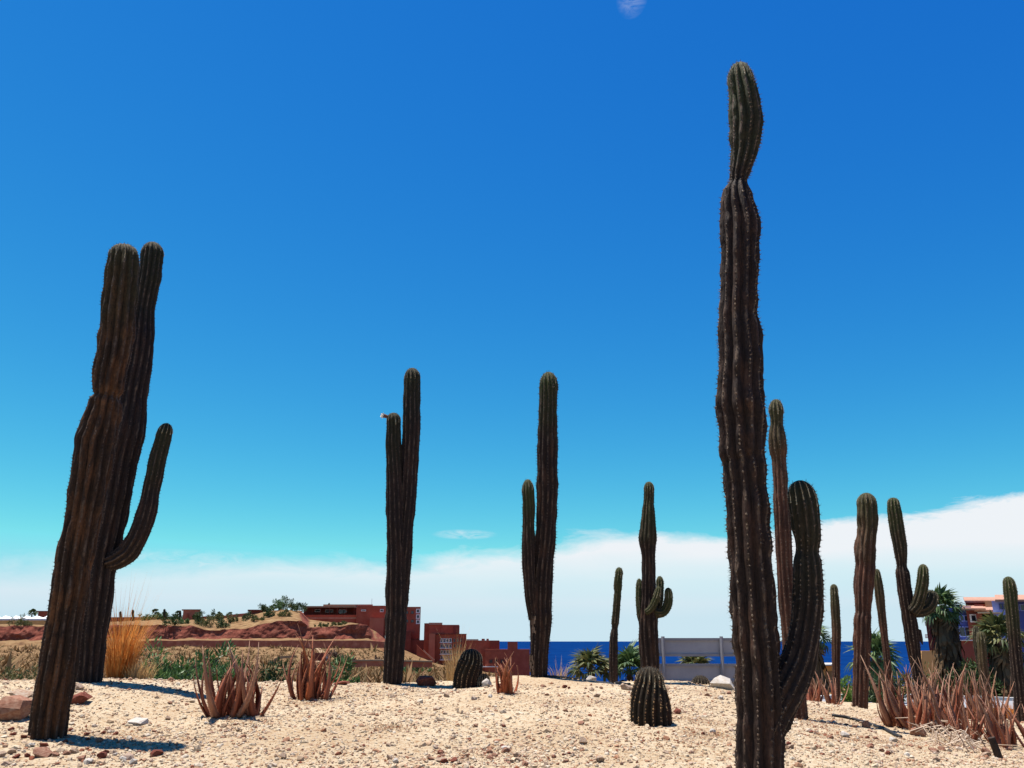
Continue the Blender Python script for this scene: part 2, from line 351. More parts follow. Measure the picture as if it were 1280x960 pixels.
# crest plants whose foot height the photograph fixes: bend the mound to meet them
FEET = dict(c1=(60, 921, 7.2), c2=(112, 852, 9.6), c3=(490, 855, 11.6), c4=(674, 846, 12.1), c6=(767, 855, 12.8), c5=(812, 853, 13.0),
            c9=(1045, 887, 13.7), c10=(1075, 895, 13.4), b1=(585, 858, 11.4))
def solve_bumps():
    pts = [P(*v) for v in FEET.values()]; s = .75
    res = np.array([p.z - EYE - float(G0(p.x, p.y)) for p in pts])
    A = np.array([[math.exp(-((p.x - q.x) ** 2 + (p.y - q.y) ** 2) / (2 * s * s)) for q in pts] for p in pts])
    w = np.linalg.solve(A + .02 * np.eye(len(pts)), res)
    for p, a in zip(pts, w): BUMPS.append((p.x, p.y, float(a), s))
solve_bumps()
def fine(x, y): return .016 * fbm(x * 3.1, y * 3.1, 3, 11) + .010 * fbm(x * 14, y * 14, 2, 23)
def GZ(x, y): return float(G(x, y) + fine(np.asarray(x, float), np.asarray(y, float))) + EYE
def place(px, py, Y=None):
    Y = Y or hit(px, py) or 12.
    p = P(px, py, Y); p.z = GZ(p.x, p.y); return p

def sand_mat():
    m = bpy.data.materials.new('pale_sand'); m.use_nodes = True
    nt = m.node_tree; N = nt.nodes; L = nt.links; b = N['Principled BSDF']
    b.inputs['Roughness'].default_value = .95; b.inputs['Specular IOR Level'].default_value = .1
    tc = N.new('ShaderNodeTexCoord')
    def noise(s, d, r=.6):
        n = N.new('ShaderNodeTexNoise'); n.inputs['Scale'].default_value = s; n.inputs['Detail'].default_value = d; n.inputs['Roughness'].default_value = r
        L.new(tc.outputs['Object'], n.inputs['Vector']); return n.outputs['Fac']
    def ramp(f, *st):
        r = N.new('ShaderNodeValToRGB'); L.new(f, r.inputs[0]); e = r.color_ramp.elements
        e[0].position, e[0].color = st[0][0], st[0][1] + (1,); e[1].position, e[1].color = st[-1][0], st[-1][1] + (1,)
        for p, c in st[1:-1]: q = e.new(p); q.color = c + (1,)
        return r.outputs[0]
    big = ramp(noise(.9, 4), (.35, (.39, .30, .195)), (.52, (.445, .36, .245)), (.68, (.48, .405, .29)))
    small = ramp(noise(22, 5, .7), (.33, (.42, .22, .13)), (.42, (.85, .74, .64)), (.52, (1, .98, .96)))
    mx = N.new('ShaderNodeMix'); mx.data_type = 'RGBA'; mx.blend_type = 'MULTIPLY'; mx.inputs['Factor'].default_value = 1
    L.new(big, mx.inputs['A']); L.new(small, mx.inputs['B']); L.new(mx.outputs['Result'], b.inputs['Base Color'])
    bp = N.new('ShaderNodeBump'); bp.inputs['Strength'].default_value = .9; bp.inputs['Distance'].default_value = .02
    L.new(noise(70, 6, .7), bp.inputs['Height']); L.new(bp.outputs[0], b.inputs['Normal'])
    return m
M['sand'] = sand_mat()
def axis(segs):
    out = []
    for a, b, d in segs: out.append(np.arange(a, b, d))
    return np.concatenate(out + [[segs[-1][1]]])
def grid_mesh(name, X, Y, Z, material, smooth=True):
    ny, nx = X.shape
    i = np.arange(ny * nx).reshape(ny, nx)
    q = np.stack([i[:-1, :-1], i[:-1, 1:], i[1:, 1:], i[1:, :-1]], -1).reshape(-1, 4)
    return mesh_np(name, np.stack([X, Y, Z], -1).reshape(-1, 3), q, smooth, material)
xs = axis([(-16, -8, .25), (-8, 9.5, .04), (9.5, 18, .25)]); ys = axis([(-8, 4.5, .25), (4.5, 15.5, .04), (15.5, 20, .25)])
X, Y = np.meshgrid(xs, ys)
ground = link(bpy.data.objects.new('ground', grid_mesh('ground', X, Y, G(X, Y) + fine(X, Y) + EYE, M['sand']))); tag(ground, kind='structure')

# ------------------------------------------------------------------ sea, far land
def sea_mat():
    m = bpy.data.materials.new('sea_water'); m.use_nodes = True
    nt = m.node_tree; N = nt.nodes; L = nt.links; b = N['Principled BSDF']
    b.inputs['Roughness'].default_value = .5; b.inputs['Specular IOR Level'].default_value = .0
    tc = N.new('ShaderNodeTexCoord'); mp = N.new('ShaderNodeMapping'); mp.inputs['Scale'].default_value = (.012, .0022, 1); L.new(tc.outputs['Object'], mp.inputs[0])
    n = N.new('ShaderNodeTexNoise'); n.inputs['Scale'].default_value = 1; n.inputs['Detail'].default_value = 8; n.inputs['Roughness'].default_value = .7; L.new(mp.outputs[0], n.inputs['Vector'])
    r = N.new('ShaderNodeValToRGB'); L.new(n.outputs['Fac'], r.inputs[0]); e = r.color_ramp.elements
    e[0].position = .3; e[0].color = (.0015, .015, .075, 1); e[1].position = .7; e[1].color = (.003, .028, .115, 1)
    L.new(r.outputs[0], b.inputs['Base Color'])
    bp = N.new('ShaderNodeBump'); bp.inputs['Strength'].default_value = .5; bp.inputs['Distance'].default_value = 1.; L.new(n.outputs['Fac'], bp.inputs['Height']); L.new(bp.outputs[0], b.inputs['Normal'])
    return m
S = 90000.
sea = link(bpy.data.objects.new('sea', mesh_np('sea', [(-S, -200, 0), (S, -200, 0), (S, S, 0), (-S, S, 0)], [[(0, 1, 2, 3)]], False, sea_mat()))); tag(sea, kind='structure')

LINES = [  # forward distance, [(photo column, photo row), ...]
    (14, [(-500, 905), (0, 890), (300, 882), (600, 876), (700, 872), (830, 878), (980, 912), (1280, 956), (1800, 985)]),
    (20, [(-500, 880), (0, 871), (180, 868), (300, 865), (460, 861), (660, 860), (830, 861), (900, 866), (980, 893), (1050, 899), (1280, 912), (1800, 925)]),
    (28, [(-500, 870), (0, 864), (300, 862), (460, 858), (600, 858), (660, 863), (700, 868), (830, 876), (930, 884), (1050, 884), (1280, 890), (1800, 900)]),
    (40, [(-500, 864), (0, 858), (300, 859), (460, 855), (540, 853), (600, 855), (660, 872), (700, 890), (830, 905), (960, 885), (1050, 872), (1280, 876), (1800, 880)]),
    (80, [(-500, 850), (0, 843), (180, 845), (460, 847), (560, 850), (620, 856), (660, 890), (700, 960), (900, 960), (1000, 870), (1060, 858), (1800, 860)]),
    (180, [(-500, 830), (0, 822), (180, 820), (300, 821), (460, 828), (540, 838), (620, 848), (680, 900), (760, 980), (950, 980), (1050, 870), (1280, 846), (1800, 846)]),
    (262, [(-500, 815), (0, 808), (180, 809), (300, 809), (460, 811), (500, 822), (540, 832), (620, 845), (680, 900), (1000, 950), (1280, 870), (1800, 860)]),
    (266, [(-500, 808), (0, 803), (180, 801.5), (300, 801), (460, 803), (490, 815), (540, 830), (620, 843), (680, 900), (1000, 950), (1280, 870), (1800, 860)]),
    (287, [(-500, 806), (0, 801), (180, 799), (300, 798), (460, 799), (490, 812), (540, 829), (620, 842), (680, 900), (1000, 950), (1280, 880), (1800, 860)]),
    (288.6, [(-500, 786), (0, 783), (100, 782), (230, 782), (262, 787), (300, 786), (330, 780), (350, 776), (375, 776), (385, 783), (412, 783.5), (450, 780), (460, 783), (466, 798), (490, 812), (540, 829), (620, 842), (680, 900), (1000, 950), (1280, 880), (1800, 860)]),
    (318, [(-500, 782), (0, 779), (60, 778), (180, 776), (240, 774.5), (300, 771), (325, 766), (350, 762), (372, 764), (385, 776), (450, 780), (470, 790), (490, 806), (540, 828), (620, 842), (680, 900), (1000, 950), (1280, 880), (1800, 860)]),
    (360, [(-500, 781), (0, 777.5), (180, 775), (300, 770), (330, 765), (372, 763), (385, 772), (450, 780), (480, 800), (540, 828), (620, 850), (680, 920), (1000, 950), (1280, 900), (1800, 870)]),
    (460, [(-500, 800), (0, 800), (300, 795), (460, 800), (540, 850), (620, 900), (1000, 950), (1800, 900)])]
def land_height(u, y):
    """height of the far land at photo column u, forward distance y (vectorised over equal-shape arrays)"""
    ly = np.array([l[0] for l in LINES], float)
    pys = np.stack([np.interp(u, *zip(*l[1])) for l in LINES], 0)
    k = np.clip(np.searchsorted(ly, y) - 1, 0, len(ly) - 2); t = np.clip((y - ly[k]) / (ly[k + 1] - ly[k]), 0, 1)
    py = np.take_along_axis(pys, k[None], 0)[0] * (1 - t) + np.take_along_axis(pys, k[None] + 1, 0)[0] * t
    b = (480 - py) / F_PX
    z = y / (CP - b * SP) * (SP + b * CP)
    return np.maximum(z, -27)
def land_xy(u, y): return (u - 640) / F_PX * y / (CP + .305 * SP)
def land_pt(u, y):
    u = np.asarray(u, float); y = np.asarray(y, float)
    x = land_xy(u, y)
    return x, land_height(u, y) + rough_land(x, y) + EYE
def rough_land(x, y):
    a = np.interp(y, [14, 30, 80, 200, 400], [.05, .12, .3, .5, .6])
    return a * fbm(x / np.interp(y, [14, 80, 400], [.8, 3., 7.]), y / np.interp(y, [14, 80, 400], [1.2, 5., 14.]), 4, 51)
def land_mat():
    m = bpy.data.materials.new('dry_hillside'); m.use_nodes = True
    nt = m.node_tree; N = nt.nodes; L = nt.links; b = N['Principled BSDF']
    b.inputs['Roughness'].default_value = .95; b.inputs['Specular IOR Level'].default_value = .05
    tc = N.new('ShaderNodeTexCoord')
    def noise(s, d, r=.6):
        n = N.new('ShaderNodeTexNoise'); n.inputs['Scale'].default_value = s; n.inputs['Detail'].default_value = d; n.inputs['Roughness'].default_value = r
        L.new(tc.outputs['Object'], n.inputs['Vector']); return n.outputs['Fac']
    def ramp(f, *st):
        r = N.new('ShaderNodeValToRGB'); L.new(f, r.inputs[0]); e = r.color_ramp.elements
        e[0].position, e[0].color = st[0][0], st[0][1] + (1,); e[1].position, e[1].color = st[-1][0], st[-1][1] + (1,)
        for p, c in st[1:-1]: q = e.new(p); q.color = c + (1,)
        return r.outputs[0]
    dry = ramp(noise(.35, 9, .72), (.32, (.075, .040, .022)), (.45, (.16, .09, .042)), (.58, (.22, .14, .068)), (.7, (.29, .20, .115)))
    red = ramp(noise(.9, 8, .7), (.3, (.10, .028, .020)), (.5, (.17, .052, .034)), (.7, (.26, .10, .066)))
    g = N.new('ShaderNodeNewGeometry'); s = N.new('ShaderNodeSeparateXYZ'); L.new(g.outputs['True Normal'], s.inputs[0])
    mr = N.new('ShaderNodeMapRange'); L.new(s.outputs[2], mr.inputs[0]); mr.inputs[1].default_value = .93; mr.inputs[2].default_value = .80
    mx = N.new('ShaderNodeMix'); mx.data_type = 'RGBA'; L.new(mr.outputs[0], mx.inputs['Factor']); L.new(dry, mx.inputs['A']); L.new(red, mx.inputs['B'])
    L.new(mx.outputs['Result'], b.inputs['Base Color'])
    bp = N.new('ShaderNodeBump'); bp.inputs['Strength'].default_value = .8; bp.inputs['Distance'].default_value = .25
    L.new(noise(1.6, 8, .75), bp.inputs['Height']); L.new(bp.outputs[0], b.inputs['Normal'])
    return m
us = np.concatenate([np.arange(-500, 0, 12), np.arange(0, 700, 1.6), np.arange(700, 1800, 8)])
yl = np.concatenate([np.geomspace(14, 262, 120)[:-1], np.linspace(262, 266, 5)[:-1], np.linspace(266, 287, 12)[:-1], np.linspace(287, 288.6, 14)[:-1], np.linspace(288.6, 318, 20)[:-1], np.linspace(318, 460, 24)])
U, YL = np.meshgrid(us, yl)
XL, ZL = land_pt(U, YL)
cl = np.exp(-((YL - 287.8) / 2.2) ** 2)                              # the cut earth bank is gullied and broken
YW = YL + cl * (2.2 * fbm(XL * .16, ZL * .22, 4, 77)) ; ZL = ZL + cl * .5 * fbm(XL * .35, YL * .3, 3, 78)
land = link(bpy.data.objects.new('hillside', grid_mesh('hillside', XL, YW, ZL, land_mat(), False))); tag(land, kind='structure')
def LP(u, y):
    x, z = land_pt(np.array([u]), np.array([float(y)])); return Vector((float(x[0]), float(y), float(z[0])))

# pale road and kerb behind the mound
def road():
    uu = np.arange(930, 1500, 15.)
    a = [LP(u, 27.5) for u in uu]; b = [LP(u, 38) for u in uu]
    z = max(max(p.z for p in a), max(p.z for p in b))
    def zz(i): return .5 * (a[i].z + b[i].z)
    V = []; Fs = []
    for i in range(len(uu)):
        V += [(a[i].x, a[i].y, a[i].z + .10), (b[i].x, b[i].y, b[i].z + .10)]
        if i: Fs.append((2 * i - 2, 2 * i, 2 * i + 1, 2 * i - 1))
    mb = MB().add(V, Fs); o = mb.build('road', M['asphalt']); tag(o, kind='structure')
    k = MB()
    for i in range(len(uu) - 1):
        p, q = b[i], b[i + 1]
        V = [(p.x, p.y, p.z - .1), (q.x, q.y, q.z - .1), (q.x, q.y, q.z + .23), (p.x, p.y, p.z + .23), (p.x, p.y + .35, p.z - .1), (q.x, q.y + .35, q.z - .1), (q.x, q.y + .35, q.z + .23), (p.x, p.y + .35, p.z + .23)]
        k.add(V, [(0, 1, 2, 3), (3, 2, 6, 7), (7, 6, 5, 4)])
    tag(k.build('kerb', M['kerb']), kind='structure')
road()

# ------------------------------------------------------------------ columnar cacti
OCT = np.array([(1, 0, 0), (-1, 0, 0), (0, 1, 0), (0, -1, 0), (0, 0, 1), (0, 0, -1)], float)
OCTF = np.array([(0, 2, 4), (2, 1, 4), (1, 3, 4), (3, 0, 4), (2, 0, 5), (1, 2, 5), (3, 1, 5), (0, 3, 5)])
def spine_mesh(name, p, n, t, size, length, nsp, material, seed):
    """woolly cushions with spines at points p (outward n, along-stem t)"""
    r = np.random.default_rng(seed); k = len(p)
    b = np.cross(t, n)
    sz = size * r.uniform(.6, 1.35, (k, 1, 1))
    Vo = p[:, None] + sz * (OCT[None, :, 0:1] * t[:, None] * 1.25 + OCT[None, :, 1:2] * b[:, None] * .8 + OCT[None, :, 2:3] * n[:, None] * .7)
    V = [Vo.reshape(-1, 3)]; Fs = [(np.arange(k)[:, None, None] * 6 + OCTF[None]).reshape(-1, 3)]; off = 6 * k
    for j in range(nsp):
        a = r.uniform(-1, 1, (k, 1)); c = r.uniform(-1, 1, (k, 1))
        d = n + a * t * .9 + c * b * .9; d /= np.linalg.norm(d, axis=1, keepdims=True)
        l = length * r.uniform(.5, 1.2, (k, 1))
        u = np.cross(d, t); u /= np.linalg.norm(u, axis=1, keepdims=True) + 1e-9; v = np.cross(d, u)
        w = size * .22
        q = np.stack([p + w * u, p - .5 * w * u + .87 * w * v, p - .5 * w * u - .87 * w * v, p + d * l], 1)
        V.append(q.reshape(-1, 3)); i = np.arange(k)[:, None, None] * 4 + off
        Fs.append((i + np.array([(0, 1, 3), (1, 2, 3), (2, 0, 3)])[None]).reshape(-1, 3)); off += 4 * k
    return mesh_np(name, np.concatenate(V), [np.concatenate(Fs)], False, material)
def stem(root, name, path, rad, tip, nr=13, depth=.2, skin='cactus', seed=1, ds=.03, spacing=.035, size=.006, slen=.022, nsp=3, spine='spine',
         rough=.05, twist=.12, seg=6, label=None, spine_from=0., wool=.16):
    """ribbed stem through the points path (foot first) with radii rad, domed up to the point tip"""
    r = np.random.default_rng(seed)
    path = np.array([tuple(p) for p in path], float); rad = np.array(rad, float)
    s0 = np.concatenate([[0], np.cumsum(np.linalg.norm(np.diff(path, axis=0), axis=1))])
    n = max(12, int(s0[-1] / ds)); s = np.linspace(0, s0[-1], n)
    k = max(3, int(.10 / (s[1] - s[0])))
    c = np.stack([smooth1(np.interp(s, s0, path[:, i]), k) for i in range(3)], 1)
    rr = smooth1(np.interp(s, s0, rad), max(2, int(.032 / (s[1] - s[0]))))
    up = np.array(tuple(tip)) - c[-1]; h = np.linalg.norm(up); up /= h
    ph = np.array([.17, .34, .5, .65, .8, .93, 1.0]) * math.pi / 2
    ct = c[-1] + np.sin(ph)[:, None] * h * up; rt = rr[-1] * np.maximum(np.cos(ph), .03)
    c = np.concatenate([c, ct]); R0 = np.concatenate([rr, rt]); sc_ = np.concatenate([s, s[-1] + np.sin(ph) * h])
    T = np.gradient(c, axis=0); T /= np.linalg.norm(T, axis=1, keepdims=True)
    A = np.array([0, -1., 0]) - T * (-T[:, 1:2]); A /= np.linalg.norm(A, axis=1, keepdims=True); B = np.cross(T, A)
    m = nr * seg; th = np.arange(m) / m * 2 * math.pi; rows = len(c)
    tw = smooth1(np.cumsum(r.normal(0, 1, rows)), 31); tw = twist * (tw - tw[0]) / (np.abs(tw - tw[0]).max() + 1e-6) + r.uniform(0, 6)
    crestness = np.abs(np.cos(nr * th / 2))[None] ** .9
    prof = 1 - depth + depth * crestness
    jit = np.stack([smooth1(r.normal(0, 1, rows), 9) * 1.6 + smooth1(r.normal(0, 1, rows), 3) * .35 for _ in range(nr)], 1) * rough
    fade = np.clip((sc_[-1] - sc_) / .18, 0, 1)[:, None]
    idx = np.round(th / (2 * math.pi) * nr).astype(int) % nr
    prof = prof * (1 + fade * jit[:, idx] * (.4 + .6 * crestness))
    ang = th[None] + tw[:, None]
    V = c[:, None] + R0[:, None, None] * prof[..., None] * (np.cos(ang)[..., None] * A[:, None] + np.sin(ang)[..., None] * B[:, None])
    i = np.arange(rows * m).reshape(rows, m); j = np.roll(i, -1, 1)
    q = np.stack([i[:-1], j[:-1], j[1:], i[1:]], -1).reshape(-1, 4)
    off = np.array(tuple(parent_off(root)))
    me = mesh_np(name, V.reshape(-1, 3) - off, [q, i[0][::-1][None], i[-1][None]], True, M[skin])
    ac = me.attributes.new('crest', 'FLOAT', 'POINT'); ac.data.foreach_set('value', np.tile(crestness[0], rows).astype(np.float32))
    at = me.attributes.new('age', 'FLOAT', 'POINT'); at.data.foreach_set('value', np.repeat(sc_[-1] - sc_, m).astype(np.float32))
    o = link(bpy.data.objects.new(name, me), root)
    if label: o['label'] = label
    # spine cushions along the rib crests
    pp, nn, tt = [], [], []
    for kk in range(nr):
        sa = np.arange(spine_from + r.uniform(0, spacing), sc_[-1] - .004, spacing); sa = sa + r.uniform(-.2, .2, len(sa)) * spacing
        sa = sa[r.uniform(0, 1, len(sa)) > .15 + .5 * (np.sin(sa * r.uniform(3, 7) + r.uniform(0, 6)) > .35)]
        col = kk * seg
        pos = np.stack([np.interp(sa, sc_, V[:, col, d]) for d in range(3)], 1)
        cen = np.stack([np.interp(sa, sc_, c[:, d]) for d in range(3)], 1); ta = np.stack([np.interp(sa, sc_, T[:, d]) for d in range(3)], 1)
        nr_ = pos - cen; nl = np.linalg.norm(nr_, axis=1, keepdims=True)
        w = np.clip((sa - (sc_[-1] - h)) / h, 0, 1)[:, None]; nr_ = nr_ / (nl + 1e-6) * (1 - w) + ta * w; nr_ /= np.linalg.norm(nr_, axis=1, keepdims=True)
        pp.append(pos); nn.append(nr_); tt.append(ta)
    sp = link(bpy.data.objects.new('spines', spine_mesh('spines', np.concatenate(pp) - off, np.concatenate(nn), np.concatenate(tt), size, slen, nsp, M[spine], seed + 50)), o)
    sp['kind'] = 'stuff'
    if wool:  # pale wool on the top ribs, doubling as painted sun highlights
        pp, nn, tt = [], [], []
        for kk in range(nr):
            sa = np.arange(sc_[-1] - wool * r.uniform(.6, 1.3), sc_[-1] - .004, size * 1.5); col = kk * seg
            pos = np.stack([np.interp(sa, sc_, V[:, col, d]) for d in range(3)], 1); ta = np.stack([np.interp(sa, sc_, T[:, d]) for d in range(3)], 1)
            w_ = np.linspace(.2, 1, len(sa))[:, None]; cen = np.stack([np.interp(sa, sc_, c[:, d]) for d in range(3)], 1); n_ = pos - cen; n_ /= np.linalg.norm(n_, axis=1, keepdims=True) + 1e-6
            n_ = n_ * (1 - w_) + ta * w_; n_ /= np.linalg.norm(n_, axis=1, keepdims=True); pp.append(pos); nn.append(n_); tt.append(ta)
        wo = link(bpy.data.objects.new('tip_wool', spine_mesh('tip_wool', np.concatenate(pp) - off, np.concatenate(nn), np.concatenate(tt), size * .95, slen * .6, 2, M['wool'], seed + 90)), o); wo['kind'] = 'stuff'
    return o
def trunk_from(rows, Y, tip, foot=.25, lean=0.):
    """rows: (photo row, left edge, right edge), foot first -> path, radii, tip; lean tilts the top away from the viewer"""
    y0, y1 = rows[0][0], tip[1]
    def yy(py): return Y + lean * (y0 - py) / (y0 - y1)
    pts = [P((a + b) / 2, y, yy(y)) for y, a, b in rows]; rad = [(b - a) / 2 / F_PX * DEP(y, yy(y)) for y, a, b in rows]
    d = (pts[0] - pts[1]).normalized() * foot
    return [pts[0] + d] + pts, [rad[0]] + rad, P(tip[0], tip[1], yy(tip[1]))
def arm_from(rows, Y, tip, dY=(0, 0)):
    """rows: (photo column, photo row, width) from the joint outwards"""
    n = len(rows) - 1
    ys_ = [Y + dY[0] + (dY[1] - dY[0]) * i / n for i in range(n + 1)]
    return [P(x, y, q) for (x, y, w), q in zip(rows, ys_)], [w / 2 / F_PX * DEP(y, q) for (x, y, w), q in zip(rows, ys_)], P(tip[0], tip[1], ys_[-1])
def cactus(label, foot, Y=None, group='columnar cacti on the mound', name='columnar_cactus'):
    p = place(foot[0], foot[1], Y)
    return thing(name, label, 'cactus', p, group), p.y

# the thick leaning pair at the left
t, Y = cactus('thick brown columnar cactus leaning, with a pinched neck and no arms, beside slabs of rock', (60, 921), 7.2)
stem(t, 'trunk', *trunk_from([(921, 39, 81), (880, 42.5, 87), (830, 51, 95), (780, 60, 101), (740, 66, 109), (700, 71, 116), (650, 82, 125), (600, 89.5, 135), (580, 93, 139), (552, 94, 143), (540, 100, 146), (512, 110, 150), (503, 111, 151), (497.5, 119, 146), (492, 117, 151), (480, 116.5, 154), (470, 117, 156), (450, 121, 161), (420, 124.5, 166), (380, 129, 170), (350, 132.5, 173), (322, 136, 173)], Y, (154, 306)),
     skin='cactus_brown', seed=3, nr=12, depth=.30, ds=.025, spacing=.032, spine='spine_dark')
t, Y = cactus('dark columnar cactus with one curved arm low on its side, beside golden grass', (112, 852), 9.6)
stem(t, 'trunk', *trunk_from([(852, 93, 126), (800, 95, 132), (760, 99, 139), (720, 103, 144), (690, 106, 149), (665, 112, 154), (650, 116, 157), (620, 121, 163), (580, 128, 170), (540, 138, 180), (500, 147, 183), (440, 158, 191), (420, 161, 192), (390, 166, 192), (350, 173, 200), (318, 177, 204)], Y, (191, 303)),
     skin='cactus_dark', seed=4, nr=13, depth=.24, spacing=.04, spine='spine_dark')
stem(t, 'arm', *arm_from([(134, 704, 22), (148, 699, 25), (161, 690, 26), (171, 674, 25), (180, 652, 24), (186, 630, 22), (189, 612, 20), (193, 596, 21), (198, 572, 21), (203, 552, 20), (206, 541, 18)], Y, (209.5, 529), (-.05, -.1)),
     skin='cactus_dark', seed=5, nr=11, depth=.2, spacing=.04, spine='spine_dark')
# two-stemmed cactus with a flower
t, Y = cactus('dark twin-stemmed columnar cactus with a small white flower near one tip', (490, 855), 11.6)
stem(t, 'trunk', *trunk_from([(855, 479, 502), (830, 479.5, 504), (800, 481, 507), (772, 481.5, 509), (766, 483, 508), (750, 482, 508), (700, 483.5, 508), (650, 483, 506), (600, 483, 504), (560, 482, 502), (525, 483, 501)], Y, (491.5, 516)),
     skin='cactus_dark', seed=6, nr=12, spacing=.05, spine='spine_dark')
stem(t, 'arm', *arm_from([(492, 815, 20), (496, 780, 23), (500, 740, 23), (503, 700, 23), (507, 650, 21), (510, 620, 22), (512, 580, 22), (514.5, 535, 23), (514.5, 500, 21), (515.5, 472, 20)], Y, (515, 460), (.04, .06)),
     skin='cactus_dark', seed=7, nr=12, spacing=.05, spine='spine_dark')
def flower(root, p, d):
    mb = MB(); mb.tube([p - d * .02, p + d * .05], [.022, .03], 7); mb.build('flower_base', M['flower_brown'], root)
    mb = MB(); side = d.cross(Vector((0, 1, 0))).normalized(); b = d.cross(side)
    for ring, (rr, ln, n) in enumerate(((.05, .035, 9), (.032, .06, 7))):
        for k in range(n):
            a = 2 * math.pi * k / n + ring; e = math.cos(a) * side + math.sin(a) * b; f = d.cross(e)
            q = p + d * .04
            mb.add([q + f * .01, q - f * .01, q + d * ln * .6 + e * rr * .7 - f * .018, q + d * ln + e * rr, q + d * ln * .6 + e * rr * .7 + f * .018], [(0, 1, 2, 3, 4)])
    mb.build('petals', M['flower'], root)
flower(t, P(484, 521, Y - .02), Vector((-1, -.15, .25)).normalized())
# middle cactus with a slim arm
t, Y = cactus('tall spiny columnar cactus with pale scars and one short slim arm pressed against it', (674, 846), 12.1)
stem(t, 'trunk', *trunk_from([(846, 663, 684), (820, 662, 685), (800, 663, 687), (770, 662, 691), (763, 663, 689.5), (757, 662, 690), (733, 664, 691), (700, 667, 692), (680, 668.5, 694), (655, 670, 695), (605, 670.5, 698), (580, 671.5, 697), (555, 672, 698), (540, 672, 697), (500, 674, 697), (482, 674.5, 697.5)], Y, (685.5, 465)),
     skin='cactus', seed=8, nr=13, spacing=.045, slen=.035, nsp=4, size=.008, spine='spine_dark')
stem(t, 'arm', *arm_from([(668, 775, 14), (665, 755, 16), (662.5, 733, 16), (661, 705, 17), (660.5, 680, 17), (660.5, 655, 15), (661, 640, 16), (660, 615, 15)], Y, (659.5, 599), (-.06, -.1)),
     skin='cactus', seed=9, nr=11, spacing=.045, slen=.03, spine='spine_dark')
def scars(root, spots, Y, seed):
    """patches of peeled pale bark standing off the trunk"""
    r = random.Random(seed)
    for (x0, y0, x1, y1) in spots:
        mb = MB()
        for k in range(16):
            x = r.uniform(x0, x1); a = r.uniform(y0, y1); l = r.uniform(.03, .09); p = P(x, a, Y - r.uniform(-.02, .02)); w = r.uniform(.003, .010)
            q = [p + Vector((-w, 0, -l / 2)), p + Vector((w, -.004, -l / 2 * .8)), p + Vector((w * .8, -.012, l / 2)), p + Vector((-w * .9, -.008, l / 2 * .9))]
            mb.add(q + [v + Vector((0, .008, 0)) for v in q], [(0, 1, 2, 3), (7, 6, 5, 4), (0, 4, 5, 1), (1, 5, 6, 2), (2, 6, 7, 3), (3, 7, 4, 0)])
        mb.build('peeling_bark', M['scar'], root)
scars(t, [(664.5, 772, 669.5, 793), (662, 815, 667, 842)], Y - .135, 5)
# thin wavy one
t, Y = cactus('thin knobbly columnar cactus without arms standing between small fan palms', (767, 855), 12.8)
stem(t, 'trunk', *trunk_from([(855, 762, 772.5), (830, 761, 772.5), (800, 762, 772.5), (792, 763, 772.5), (786, 765, 772), (780, 764, 774), (760, 766, 775.5), (745, 767, 776.5), (741.5, 768, 776), (738, 767, 777.5), (725, 767.5, 778), (721, 768.5, 778), (716, 769, 779)], Y, (774, 709)),
     skin='cactus', seed=10, nr=9, spacing=.05, spine='spine_dark')
# many-armed one
t, Y = cactus('columnar cactus with a bulging upper trunk and four short stubby upturned arms', (812, 853), 13.0)
stem(t, 'trunk', *trunk_from([(853, 800, 824.5), (835, 800, 824.5), (800, 798.5, 823), (775, 798.5, 822), (750, 801, 821), (725, 802, 820), (700, 802, 819), (690, 801, 819), (675, 798, 821), (660, 800, 820), (640, 802.5, 818.7), (629, 804, 817), (626, 804.5, 817.5), (611, 805, 817.7)], Y, (811, 602)),
     skin='cactus', seed=11, nr=12, spacing=.05, spine='spine_dark')
stem(t, 'arm', *arm_from([(806, 782, 10), (802, 772, 11), (800, 760, 10), (799, 745, 9), (799, 733, 8)], Y, (799, 723), (0, .05)), skin='cactus', seed=12, nr=9, spacing=.05, spine='spine_dark', label='short arm pressed against the trunk')
stem(t, 'arm', *arm_from([(814, 772, 9), (820, 765, 10), (824, 753, 10), (825, 740, 9.5), (825, 728, 9.5)], Y, (824.5, 720), (.1, .15)), skin='cactus', seed=13, nr=9, spacing=.05, spine='spine_dark')
stem(t, 'arm', *arm_from([(806, 766, 7), (812, 763, 8.5), (817, 756, 9.5), (820.5, 747, 9), (822.5, 739, 7.5)], Y, (823.5, 733), (-.16, -.2)), skin='cactus', seed=14, nr=9, spacing=.05, spine='spine_dark')
stem(t, 'arm', *arm_from([(816, 764, 11), (823, 767.5, 11.5), (830, 765, 11.5), (834.5, 757, 11.5), (836, 748, 10.5), (835.6, 741, 9.6)], Y, (835, 734.5), (-.05, -.08)), skin='cactus', seed=15, nr=9, spacing=.05, spine='spine_dark', label='outermost arm curving out and up like a hook')
